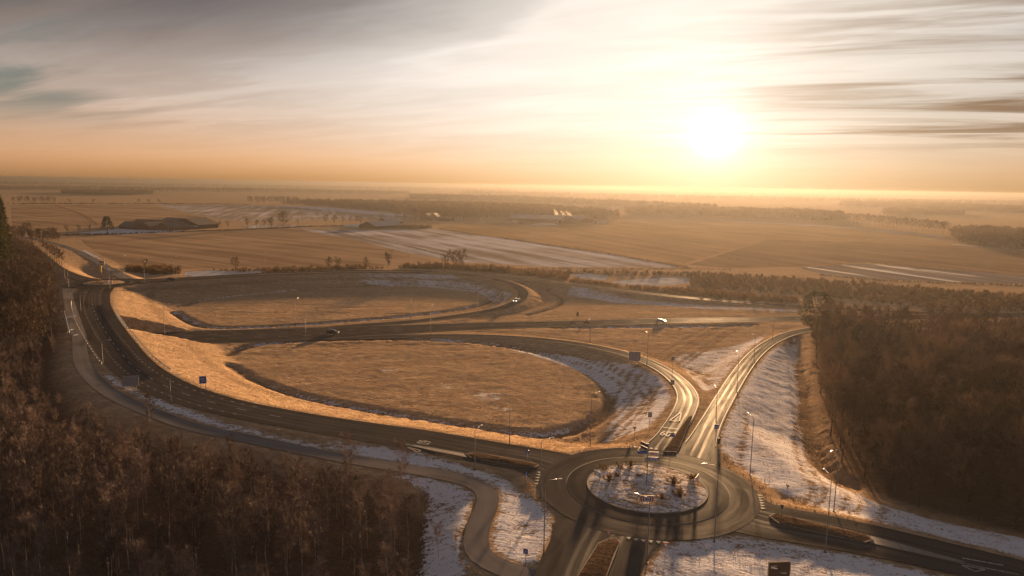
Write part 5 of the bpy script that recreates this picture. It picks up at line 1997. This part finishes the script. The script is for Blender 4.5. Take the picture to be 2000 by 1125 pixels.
# --- bushes round the ponds and along the ring road
BUSH = [bush_mesh(400 + i, H=RNG.uniform(1.9, 3.0), spread=RNG.uniform(2.0, 3.0), twigs=650, stems=11) for i in range(6)]
BELTS = [
    ([(245, 531), (300, 536), (350, 535), (350, 526), (250, 522)], 3.0, 1.15, 'bare bush in the dark thicket left of the frozen pond', 'bushes left of the frozen pond'),
    ([(360, 541), (520, 535), (620, 529), (700, 526), (760, 524), (700, 521), (520, 526), (400, 528)], 4.0, 0.95, 'bare bush in the belt between ring road and stubble field', 'bushes along the ring road'),
    ([(780, 524), (880, 527), (960, 532), (1000, 535), (990, 527), (880, 521), (790, 520)], 2.7, 1.3, 'bare bush in the thicket at the top of the ring road', 'bushes along the ring road top'),
    ([(1000, 536), (1110, 549), (1110, 532), (1000, 527)], 3.3, 0.9, 'bare golden bush left of the icy ponds', 'bushes left of the icy ponds'),
    ([(1110, 551), (1250, 567), (1400, 583), (1560, 594), (1560, 586), (1420, 572), (1350, 566), (1210, 560), (1130, 547)], 3.0, 0.9, 'golden backlit bush between far ramp and icy ponds', 'bushes between far ramp and ponds'),
    ([(1355, 562), (1600, 580), (1800, 600), (2010, 612), (2010, 580), (1800, 562), (1600, 548), (1450, 538), (1345, 534), (1100, 530), (1100, 534), (1190, 537), (1340, 539)], 4.6, 1.0, 'brown bush in the wide scrub behind the right wood', 'bushes of the scrub behind the right wood'),
]
made = 0
for poly_px, gap, s0, lab, grp in BELTS:
    X, Y = scatter(polyw(poly_px), gap)
    ok = clear_of_roads(X, Y, 2.0)
    for pts in PONDS:
        ok &= ~inside(polyw(pts), X, Y)
    X, Y = X[ok], Y[ok]
    Z = terrain(X, Y)[0]
    order = np.argsort(np.hypot(X, Y))
    X, Y, Z = X[order], Y[order], Z[order]
    lim = min(len(X), 48)
    for i in range(lim):
        o = link('bush', BUSH[i % 6])
        s = s0 * RNG.uniform(0.4, 1.25)
        o.location = (X[i], Y[i], Z[i])
        o.rotation_euler = (0, 0, RNG.uniform(0, 6.28))
        o.scale = (s, s, s * RNG.uniform(0.8, 1.5))
        tag(o, lab, 'bush', grp)
        made += 1
    if len(X) > lim:
        n = len(X) - lim
        join_copies('scrub_undergrowth', [(b_,) for b_ in BUSH], X[lim:], Y[lim:], Z[lim:], s0 * RNG.uniform(0.4, 1.25, n), RNG.uniform(0, 6.28, n), [M['twig_shrub']])
print('bushes', made)
LOWB = [bush_mesh(450 + i, H=1.5, spread=2.0, twigs=110, tw=0.10, stems=6) for i in range(4)]
for poly_px, gap, s0, lab, grp in BELTS:
    X, Y = scatter(polyw(poly_px), max(1.9, gap * 0.58), cap=3000)
    ok = clear_of_roads(X, Y, 2.0)
    for pts in PONDS:
        ok &= dist_poly(polyw(pts), X, Y) < -0.5
    X, Y = X[ok], Y[ok]
    n = len(X)
    join_copies('scrub_undergrowth', [(b_,) for b_ in LOWB], X, Y, terrain(X, Y)[0], s0 * 0.75 * RNG.uniform(0.35, 1.4, n) ** 1.3, RNG.uniform(0, 6.28, n), [M['twig_shrub']])
    print('under', n)

# named trees of the belt
ROUND = [bare_tree(500 + i, H=10, spread=4.2, base=0.22, limbs=16, twigs=1500, twig=1.2, tw=0.06, upright=0.9, trunk_r=0.22, tmat='twig_far') for i in range(3)]
for px, py, top, lab in ((758, 524, 497, 'round bare tree standing alone between ring road and golden field'), (870, 525, 500, 'bare tree in the tall clump at the top of the ring road, its left part'), (886, 525, 493, 'bare tree in the tall clump at the top of the ring road, its middle'), (903, 526, 494, 'tallest bare tree right in the clump at the top of the ring road'),
                         (460, 527, 505, 'bushy bare tree right of the frozen pond'), (643, 526, 505, 'bare bushy tree by the ring road, left one of a close pair'), (660, 526, 506, 'bare bushy tree by the ring road, right one of a close pair'), (715, 526, 506, 'round bare bushy tree left of the lone round tree'), (284, 527, 508, 'thin bare tree in the thicket left of the frozen pond')):
    b = on_ground(px, py, 0)
    s = height_to(b, top) / 10.0
    place_tree('bare_tree', ROUND[px % 3], b.x, b.y, b.z, s, px, lab, 'tree', None)

# shrubs on the roundabout island and the verge
for px, py, s, lab in ((1180, 915, 0.42, 'brown shrub at the back left of the near island'), (1210, 910, 0.36, 'brown shrub at the back of the near island left of the post'), (1232, 908, 0.40, 'brown shrub at the back of the near island beside the post'),
                       (1190, 938, 0.50, 'brown shrub at the left edge of the near island'), (1205, 930, 0.34, 'small shrub inside the left part of the near island'), (1247, 931, 0.34, 'small shrub in the middle of the near island'),
                       (1316, 945, 0.52, 'wide brown shrub on the right of the near island, upper one'), (1328, 968, 0.56, 'wide brown shrub on the right of the near island, lower one'), (1292, 973, 0.36, 'small yellow brown shrub right of the chevron board'), (1351, 932, 0.46, 'brown shrub by the right end of the near island')):
    p = at(px, py, RZ + 0.5)
    o = link('shrub', BUSH[px % 6])
    o.location = (p.x, p.y, RZ + 0.3)
    o.scale = (s * 1.9, s * 1.9, s * 0.95)
    tag(o, lab, 'shrub', 'shrubs on the near roundabout island')
for px, py in ((190, 552), (198, 554)):
    p = at(px, py, 5.5)
    o = link('shrub', BUSH[px % 6])
    o.location = (p.x, p.y, 5.3)
    o.scale = (0.6, 0.6, 0.55)
    tag(o, 'dark shrub on the far roundabout island', 'shrub', 'shrubs on the far roundabout island')

# --- trees lit at the foot along the north road
AV = [bare_tree(600 + i, H=10, spread=2.6, base=0.38, limbs=12, twigs=520, twig=1.2, tw=0.075, upright=0.7, trunk_r=0.19, tmat='twig_far') for i in range(4)]
i = 0
for t in np.linspace(0, 1, 9):
    px, py = 83 + t * 38, 491 + t * 28
    b = on_ground(px, py, 1.0)
    place_tree('roadside_tree', AV[i % 4], b.x, b.y, b.z, 0.85, i, 'bare tree with a sunlit trunk in the row beside the north road', 'tree', 'row of trees beside the north road')
    i += 1
# thicket beyond the north road
X, Y = scatter(polyw([(20, 470), (60, 474), (125, 477), (110, 462), (20, 455)]), 7.0)
for x, y in zip(X, Y):
    place_tree('thicket_tree', AV[i % 4], x, y, 0, RNG.uniform(0.6, 0.85), i, 'bare tree of the dark thicket beyond the north road', 'tree', 'trees of the thicket beyond the north road')
    i += 1
# big tree at the left edge
b = on_ground(6, 560, 2)
for k, (px, py, top) in enumerate(((-4, 560, 372), (6, 540, 386), (-16, 540, 380))):
    b = on_ground(px, py, 2)
    s = height_to(b, top) / 7.0
    o = place_tree('tall_tree', PINE[k % 2], b.x, b.y, b.z, s, k, 'tall dark tree cut by the left edge of the picture', 'tree', 'tall trees at the left edge', 1.0)
    o.scale = (s * 0.5, s * 0.5, s)


# --- single trees and rows in the fields
def far_tree(px, py, top, lab, grp=None, k=[0], wide=1.0, kind='field_tree', mat=None):
    b = at(px, py, 0)
    h = height_to(b, top)
    s = h / 10.0
    o = place_tree(kind, (mat or AV)[k[0] % len(mat or AV)], b.x, b.y, 0, s, k[0] * 1.7, lab, 'tree', grp)
    o.scale = (s * wide, s * wide, s)
    k[0] += 1
    return o


far_tree(210, 456, 423, 'big dense dark tree beside the left farm', wide=1.7, mat=[conifer(70, 10, 2.6)])
far_tree(54, 456, 437, 'round dark tree over the thicket at the far left', wide=1.3, mat=ROUND)
far_tree(553, 443, 417, 'broad dense tree beside the farm lane in the middle left', wide=1.4, mat=ROUND)
far_tree(530, 444, 428, 'smaller bushy tree left of the broad dense tree', wide=1.3, mat=ROUND)
for px, py, top in ((131, 458, 441), (154, 457, 440), (175, 456, 439)):
    far_tree(px, py, top, 'small bare tree on the frosted verge left of the left farm', 'three small trees left of the left farm')
for px, py, top in ((429, 448, 433), (445, 448, 432), (483, 447, 427), (501, 447, 429), (517, 446, 430)):
    far_tree(px, py, top, 'small bare lane tree between the big barn and the broad dense tree', 'lane trees right of the big barn')
for px, py, top in ((581, 443, 427), (637, 441, 419), (653, 441, 421), (669, 440, 423), (685, 440, 423), (697, 440, 422), (704, 440, 423)):
    far_tree(px, py, top, 'bare lane tree between the broad dense tree and the grey roofed barn', 'lane trees left of the grey roofed barn', wide=1.05)
for px, py, top in ((776, 434, 419), (790, 434, 420), (812, 432, 414), (825, 431, 416), (842, 428, 414), (870, 430, 416), (745, 430, 418), (895, 430, 417), (905, 430, 415), (935, 432, 420), (950, 432, 421)):
    far_tree(px, py, top, 'bare tree among the small houses in the middle distance', 'trees round the small houses', wide=1.4)
for t in np.linspace(0, 1, 12):
    far_tree(28 + t * 78 + RNG.uniform(-3, 3), 398, 384 + RNG.uniform(-1, 3), 'tree in the short dark row on the far left field edge', 'short tree row at the far left', wide=1.1)
for px in (137, 183, 272, 290, 310):
    far_tree(px, 398, 389, 'small bush-like tree on the thin hedge line of the far left fields', 'small trees on the far hedge line', wide=1.3)
for t in np.linspace(0, 1, 46):
    px = 1600 + t * 250
    py = 430 + t * 28
    far_tree(px + RNG.uniform(-1.5, 1.5), py, py - 19 - 5 * t + RNG.uniform(-2, 2), 'slender avenue tree in the long row across the right fields', 'avenue across the right fields', wide=0.95)
for t in np.linspace(0, 1, 40):
    px = 200 + t * 290
    far_tree(px + RNG.uniform(-2, 2), 379 + RNG.uniform(-0.5, .5), 367 + RNG.uniform(-1, 2), 'tree in the long far row below the left horizon', 'long far tree row on the left', wide=1.1)
for t in np.linspace(0, 1, 16):
    px = 488 + t * 90
    far_tree(px + RNG.uniform(-2, 2), 400, 384 + RNG.uniform(-1, 2), 'tree at the front edge of the far wood on the left', 'front trees of the far wood', wide=1.0)

# --- woods far off: one mass each
def far_mass_tree(seed, H=14.0, r=3.8, n=66):
    """a cheap leafless tree for woods a kilometre and more away: trunk and a cloud of twig sprays"""
    rng = np.random.default_rng(seed)
    t = MB().tube([(0, 0, -0.3), (0, 0, H * 0.7)], [0.28, 0.08], 3, False)
    tm = bpy.data.meshes.new('trunk')
    tm.from_pydata(t.v, [], t.f)
    d = rng.normal(size=(n, 3))
    d /= np.linalg.norm(d, axis=1)[:, None]
    c = d * rng.uniform(0.25, 1, n)[:, None] ** 0.6 * np.array([r, r, H * 0.40]) + np.array([0, 0, H * 0.56])
    c[:, 2] = np.maximum(c[:, 2], 0.5)
    u = d * 0.7 + rng.normal(0, 0.5, (n, 3)) + np.array([0, 0, 0.5])
    u /= np.linalg.norm(u, axis=1)[:, None]
    side = np.cross(u, rng.normal(size=(n, 3)))
    side /= np.linalg.norm(side, axis=1)[:, None]
    w, L = rng.uniform(0.35, 0.8, n)[:, None], rng.uniform(1.2, 3.0, n)[:, None]
    V = np.stack([c - side * w, c + side * w, c + u * L], 1).reshape(-1, 3)
    return tm, np_mesh('crown', V, np.arange(3 * n).reshape(-1, 3), M['twig_far'])


FARW = [far_mass_tree(700 + i, RNG.uniform(12, 15), RNG.uniform(3.2, 4.4)) for i in range(5)]


def far_wood(pts, gap, smin=0.75, smax=1.25, cap=1600):
    X, Y = scatter(polyw(pts), gap)
    if len(X) > cap:
        k = RNG.choice(len(X), cap, replace=False)
        X, Y = X[k], Y[k]
    n = len(X)
    join_copies('far_woods', FARW, X, Y, np.zeros(n), RNG.uniform(smin, smax, n), RNG.uniform(0, 6.28, n), [M['bark'], M['twig_far']])
    return n


nf = 0
nf += far_wood([(545, 400), (640, 402), (720, 403), (900, 405), (1050, 412), (1180, 423), (1215, 430), (1100, 429), (1000, 426), (900, 427), (830, 423), (760, 414), (640, 405)], 7.0, 0.85, 1.45, cap=2600)
nf += far_wood([(120, 379), (180, 381), (255, 382), (300, 380), (280, 377), (120, 376)], 11)
nf += far_wood([(0, 371.5), (400, 372), (640, 378), (800, 381), (800, 378), (500, 371), (200, 368), (0, 368)], 22, 0.8, 1.5, 1500)
nf += far_wood([(800, 390), (1000, 394), (1200, 405), (1400, 414), (1400, 409), (1200, 399), (1000, 389), (800, 385)], 16, 0.8, 1.5, 1800)
nf += far_wood([(1220, 421), (1400, 425), (1560, 429), (1650, 434), (1640, 426), (1560, 420), (1400, 416), (1240, 414)], 9, 0.8, 1.4, cap=1800)
nf += far_wood([(1725, 419), (1800, 420), (1882, 422), (1880, 417), (1740, 414)], 10)
nf += far_wood([(1640, 404), (1800, 408), (2100, 424), (2100, 414), (1800, 400), (1640, 399)], 15, 0.8, 1.5, 1700)
nf += far_wood([(1855, 462), (1880, 478), (2080, 497), (2080, 470), (1930, 460)], 6.5, 0.85, 1.25, cap=1300)
nf += far_wood([(900, 378.5), (1400, 391), (2100, 402), (2100, 399), (1400, 388.5), (900, 376)], 30, 0.9, 1.7, 1500)
nf += far_wood([(0, 360), (500, 366), (1000, 373.5), (1000, 371.5), (500, 364.5), (0, 358)], 45, 0.9, 1.8, 1300)
nf += far_wood([(1000, 371), (1500, 381), (2050, 390), (2050, 388), (1500, 379.5), (1000, 369.8)], 55, 1.0, 1.8, 1200)
nf += far_wood([(1930, 598), (2060, 612), (2060, 592), (1950, 588)], 5, 0.35, 0.5)
print('far trees', nf)


# hedges and ditch reeds as thin dark lines over the fields
def reed_line(name, pts, width, h, gap, mat, kind='stuff'):
    C = catmull([(at(px, py, 0).x, at(px, py, 0).y) for px, py in pts], 8.0)
    d, n, s = frame_of(C)
    m_ = int(s[-1] / gap)
    t = RNG.uniform(0, s[-1], m_)
    x = np.interp(t, s, C[:, 0]) + RNG.normal(0, width / 2, m_)
    y = np.interp(t, s, C[:, 1]) + RNG.normal(0, width / 2, m_)
    a = RNG.uniform(0, 3.14, m_)
    w = h * RNG.uniform(0.3, 0.6, m_)
    hh = h * RNG.uniform(0.5, 1.2, m_)
    V = np.stack([np.stack([x - np.cos(a) * w, y - np.sin(a) * w, np.zeros(m_)], -1), np.stack([x + np.cos(a) * w, y + np.sin(a) * w, np.zeros(m_)], -1),
                  np.stack([x + RNG.normal(0, h * .2, m_), y + RNG.normal(0, h * .2, m_), hh], -1)], 1).reshape(-1, 3)
    o = link(name, np_mesh(name, V, np.arange(3 * m_).reshape(-1, 3), mat))
    return tag(o, kind=kind)


reed_line('hedge_undergrowth', [(128, 460), (240, 457), (345, 453), (440, 450), (540, 446), (600, 443), (700, 441)], 2.5, 1.6, 0.35, M['twig_far'])
reed_line('hedge_undergrowth', [(20, 398), (200, 398), (400, 398.5), (490, 400)], 4, 3.0, 1.0, M['twig_far'])
reed_line('reeds_undergrowth', [(860, 447), (1000, 468), (1150, 490), (1300, 515), (1345, 522)], 1.6, 1.2, 0.3, M['reed'])
reed_line('reeds_undergrowth', [(640, 452), (760, 473), (860, 497), (905, 512)], 1.0, 0.7, 0.4, M['reed'])
reed_line('reeds_undergrowth', [(1420, 505), (1560, 520), (1690, 513.5), (1850, 525), (2060, 545)], 1.5, 0.8, 0.4, M['reed'])
reed_line('reeds_undergrowth', [(1600, 537), (1720, 548), (1880, 554), (2060, 560)], 1.5, 1.0, 0.35, M['reed'])
reed_line('reeds_undergrowth', [(1000, 526), (1100, 524), (1250, 525), (1345, 524), (1450, 528)], 1.5, 0.9, 0.35, M['reed'])
reed_line('reeds_undergrowth', [(110, 401), (160, 418), (195, 440)], 1.5, 1.0, 0.5, M['reed'])
reed_line('hedge_undergrowth', [(770, 445), (800, 446), (834, 445)], 7, 4.5, 0.12, M['twig_far'])


# ------------------------------------------------------------------ farms
def barn(px, py, w, l, eave, ridge, ang, roof, wall, label, cat='barn', doors=0, wins=0, group=None, chimney=False):
    """gabled building; ridge along its local y, front gable on local -y"""
    b = at(px, py, 0)
    root = empty('barn' if cat == 'barn' else 'house', tuple(b), ang, label, cat, group)
    hw, hl = w / 2, l / 2
    mb = MB()
    V = []
    for y in (-hl, hl):
        V += [(-hw, y, -0.3), (hw, y, -0.3), (hw, y, eave), (0, y, ridge), (-hw, y, eave)]
    mb.add(V, [(0, 1, 2, 3, 4), (9, 8, 7, 6, 5), (1, 6, 7, 2), (5, 0, 4, 9)])
    mb.build('wall', M[wall], root)
    ov, th = 0.6, 0.18
    k = (ridge - eave) / hw
    mb = MB()
    for sx in (-1, 1):
        A = [(0, -hl - ov, ridge + 0.05), (0, hl + ov, ridge + 0.05), (sx * (hw + ov), hl + ov, eave - k * ov + 0.05), (sx * (hw + ov), -hl - ov, eave - k * ov + 0.05)]
        B = [(x, y, z + th) for x, y, z in A]
        mb.add(A + B, [(3, 2, 1, 0), (4, 5, 6, 7), (2, 3, 7, 6), (0, 1, 5, 4), (1, 2, 6, 5), (3, 0, 4, 7)])
    r = mb.build('roof', M[roof], root)
    if chimney:
        MB().box((hw * 0.3, hl * 0.4, ridge + 0.3), (0.7, 0.7, 1.6)).build('chimney', M['wall_brick'], r)
    for i in range(wins):
        x = -hw + w * (i + 0.5) / wins
        MB().box((x, -hl - 0.01, eave * 0.62), (w / wins * 0.60, 0.12, eave * 0.42)).build('window', M['wall_white'], root)
    for i in range(doors):
        x = -hw + w * (i + 0.5) / doors
        MB().box((x, -hl - 0.02, eave * 0.36), (min(3.2, w / doors * 0.6), 0.10, eave * 0.72)).build('door', M['wall_dark'], root)
    return root


barn(382, 445, 36, 32, 4.5, 11.5, R(-18), 'roof_dark', 'wall_dark', 'biggest dark barn of the left farm with white openings under its broad gable', wins=14)
barn(352, 441, 22, 46, 4.0, 9.0, R(62), 'roof_dark', 'wall_dark', 'long dark barn behind the biggest barn of the left farm')
barn(337, 449, 22, 26, 3.2, 8.5, R(-25), 'roof_dark', 'wall_brick', 'low dark roofed farmhouse just left of the biggest barn', 'house', chimney=True)
barn(298, 448, 22, 24, 3.0, 8.0, R(-20), 'roof_dark', 'wall_brick', 'dark gabled farm building in the middle of the left farm', doors=2)
barn(264, 447, 16, 34, 3.0, 7.5, R(60), 'roof_dark', 'wall_dark', 'low long shed at the left of the left farm')
barn(300, 441, 16, 50, 3.2, 7.0, R(70), 'roof_red', 'wall_brick', 'long reddish roofed shed at the back of the left farm')
barn(745, 445, 30, 44, 3.5, 8.2, R(-38) + R(52) * 0, 'roof_grey', 'wall_dark', 'wide barn with a pale frosted roof and dark gable in the middle distance', doors=3)
barn(762, 438, 20, 26, 4.0, 9.0, R(-42), 'roof_grey', 'wall_brick', 'smaller building behind the wide barn with the pale roof', 'house', chimney=True)
barn(835, 430, 17, 20, 3.0, 10.0, R(-10), 'roof_dark', 'wall_brick', 'small house with a steep dark gable, left one of the pair', 'house', chimney=True)
barn(850, 430, 17, 20, 3.0, 10.5, R(-10), 'roof_dark', 'wall_brick', 'small house with a steep dark gable, right one of the pair', 'house', chimney=True)
barn(869, 431, 10, 22, 2.5, 5.0, R(75), 'roof_dark', 'wall_dark', 'low dark shed right of the pair of steep houses')
barn(1070, 434, 28, 110, 5.0, 10.5, R(78), 'roof_grey', 'wall_dark', 'very long barn with a pale roof under the steam')
barn(1028, 433, 20, 34, 3.5, 8.0, R(74), 'roof_grey', 'wall_dark', 'shorter pale roofed barn at the left end of the very long barn')
barn(1110, 436, 26, 26, 4.0, 10.0, R(10), 'roof_dark', 'wall_dark', 'dark gable barn at the right end of the very long barn', doors=2)
barn(1143, 436, 26, 30, 3.5, 8.5, R(8), 'roof_dark', 'wall_dark', 'low dark gabled barn right of the long barn')
barn(1164, 436, 10, 32, 3.0, 5.0, R(86), 'roof_grey', 'wall_white', 'low pale shed at the far right of the long barns')


def silage(px, py, l, w, label, h=1.6, ang=0.1):
    b = at(px, py, 0)
    root_b = MB()
    n = 10
    V = []
    for x in np.linspace(-l / 2, l / 2, n):
        for yy, zz in ((-w / 2, 0), (-w / 3, h * 0.85), (0, h), (w / 3, h * 0.85), (w / 2, 0)):
            k = 1 - (abs(x) / (l / 2)) ** 6
            V.append((x, yy, zz * k * random.uniform(0.9, 1.1)))
    Fs = [(i * 5 + j, (i + 1) * 5 + j, (i + 1) * 5 + j + 1, i * 5 + j + 1) for i in range(n - 1) for j in range(4)]
    root_b.add(V, Fs)
    o = root_b.build('silage_clamp', M['silage'])
    o.location = b
    o.rotation_euler = (0, 0, ang)
    tag(o, label, 'silage clamp')


silage(690, 443, 24, 8, 'white covered heap at the left of the pale roofed barn', 3.0)
silage(1065, 439, 34, 9, 'pale covered heap in front of the very long barn', 2.2)
silage(775, 445, 14, 6, 'white covered heap at the right of the pale roofed barn', 2.4)
silage(1003, 434, 16, 6, 'pale low heap left of the long barns', 1.6)


# steam over the long barn
def steam():
    mt = bpy.data.materials.new('white_steam')
    mt.use_nodes = True
    nt = mt.node_tree
    nt.nodes.clear()
    out = nt.nodes.new('ShaderNodeOutputMaterial')
    v = nt.nodes.new('ShaderNodeVolumePrincipled')
    v.inputs['Color'].default_value = (1, 0.97, 0.93, 1)
    v.inputs['Density'].default_value = 0.13
    v.inputs['Anisotropy'].default_value = 0.35
    nt.links.new(v.outputs[0], out.inputs['Volume'])
    root = None
    mb = MB()
    rng = random.Random(4)
    for px0, top in ((1086, 409), (1101, 413), (1111, 413)):
        n = 16
        for i in range(n):
            t = i / (n - 1)
            py = 425 + (top - 425) * t
            b = at(px0 + 3 * (1 - t) - 5 * t * t + rng.uniform(-2.5, 2.5) * (0.4 + t), 433, 0)
            h = height_to(b, py)
            r = rng.uniform(0.9, 1.9) * (1.3 - 0.5 * t)
            k, rings = 8, 5
            V = []
            for a in range(1, rings):
                th = math.pi * a / rings
                for q in range(k):
                    ph = 2 * math.pi * q / k
                    V.append((b.x + r * 1.2 * math.sin(th) * math.cos(ph), b.y + r * math.sin(th) * math.sin(ph), h + r * math.cos(th)))
            V += [(b.x, b.y, h + r), (b.x, b.y, h - r)]
            T_, B_ = len(V) - 2, len(V) - 1
            Fs = [(i_ * k + q, (i_ + 1) * k + q, (i_ + 1) * k + (q + 1) % k, i_ * k + (q + 1) % k) for i_ in range(rings - 2) for q in range(k)]
            Fs += [(T_, q, (q + 1) % k) for q in range(k)] + [(B_, (rings - 2) * k + (q + 1) % k, (rings - 2) * k + q) for q in range(k)]
            mb.add(V, Fs)
    o = mb.build('steam', mt)
    tag(o, kind='stuff')


steam()


# ------------------------------------------------------------------ grass tufts on the nearer ground
def tufts():
    n = 260000
    # denser near the camera: choose picture rows evenly
    px = RNG.uniform(-40, 2040, n)
    py = 1140 - 560 * RNG.uniform(0, 1, n) ** 1.15
    dx, dy = (px - 1000) / F_PX, (562.5 - py) / F_PX
    D = np.outer(np.ones(n), np.array(FWD)) + np.outer(dx, np.array(RC)) + np.outer(dy, np.array(UC))
    k = (2.0 - CAM_Z) / D[:, 2]
    x, y = D[:, 0] * k, D[:, 1] * k
    x += RNG.normal(0, 1, n)
    y += RNG.normal(0, 2, n)
    h, ditch, gap, hgap, rr = terrain(x, y)
    ok = (gap > 1.0) & (hgap > 1.4) & (rr > R_OUT + 1) & (np.hypot(x - RC2_POS.x, y - RC2_POS.y) > 17)
    for P, z in ((WOOD_RIGHT, 0), (WOOD_LEFT, 1)):
        ok &= ~inside(polyw(P, z), x, y)
    for pts in PONDS:
        ok &= ~inside(polyw(pts), x, y)
    fr = np.zeros(n)
    for poly, f in FROST_W:
        fr = np.maximum(fr, np.where(inside(poly, x, y), f, 0))
    ok &= RNG.uniform(0, 1, n) > fr * 0.95
    clump = np.sin(x * 0.9 + 2 * np.sin(y * 0.35)) * np.sin(y * 0.8 + 1.7 * np.sin(x * 0.4))
    ok &= clump > RNG.uniform(-2.2, 1.0, n)
    x, y, h = x[ok], y[ok], h[ok]
    m_ = len(x)
    s = RNG.uniform(0.6, 1.3, m_) * 0.17
    a = RNG.uniform(0, 6.283, m_)
    V = np.stack([np.stack([x - np.cos(a) * s * .55, y - np.sin(a) * s * .55, h - 0.15], -1), np.stack([x + np.cos(a) * s * .55, y + np.sin(a) * s * .55, h - 0.15], -1),
                  np.stack([x + RNG.normal(0, .16, m_), y + RNG.normal(0, .16, m_), h + s], -1)], 1).reshape(-1, 3)
    o = link('grass', np_mesh('grass', V, np.arange(3 * m_).reshape(-1, 3), M['tuft']))
    tag(o, kind='stuff')
    print('tufts', m_)


tufts()

# ------------------------------------------------------------------ haze
def haze():
    mt = bpy.data.materials.new('haze')
    mt.use_nodes = True
    nt = mt.node_tree
    nt.nodes.clear()
    out = nt.nodes.new('ShaderNodeOutputMaterial')
    v = nt.nodes.new('ShaderNodeVolumePrincipled')
    v.inputs['Color'].default_value = HAZE_COLOR
    v.inputs['Density'].default_value = HAZE_DENSITY
    v.inputs['Anisotropy'].default_value = HAZE_G
    nt.links.new(v.outputs[0], out.inputs['Volume'])
    MB().box((0, 7000, 26.5), (30000, 17000, 61)).build('haze', mt)
    o = bpy.data.objects['haze']
    tag(o, kind='stuff')


haze()
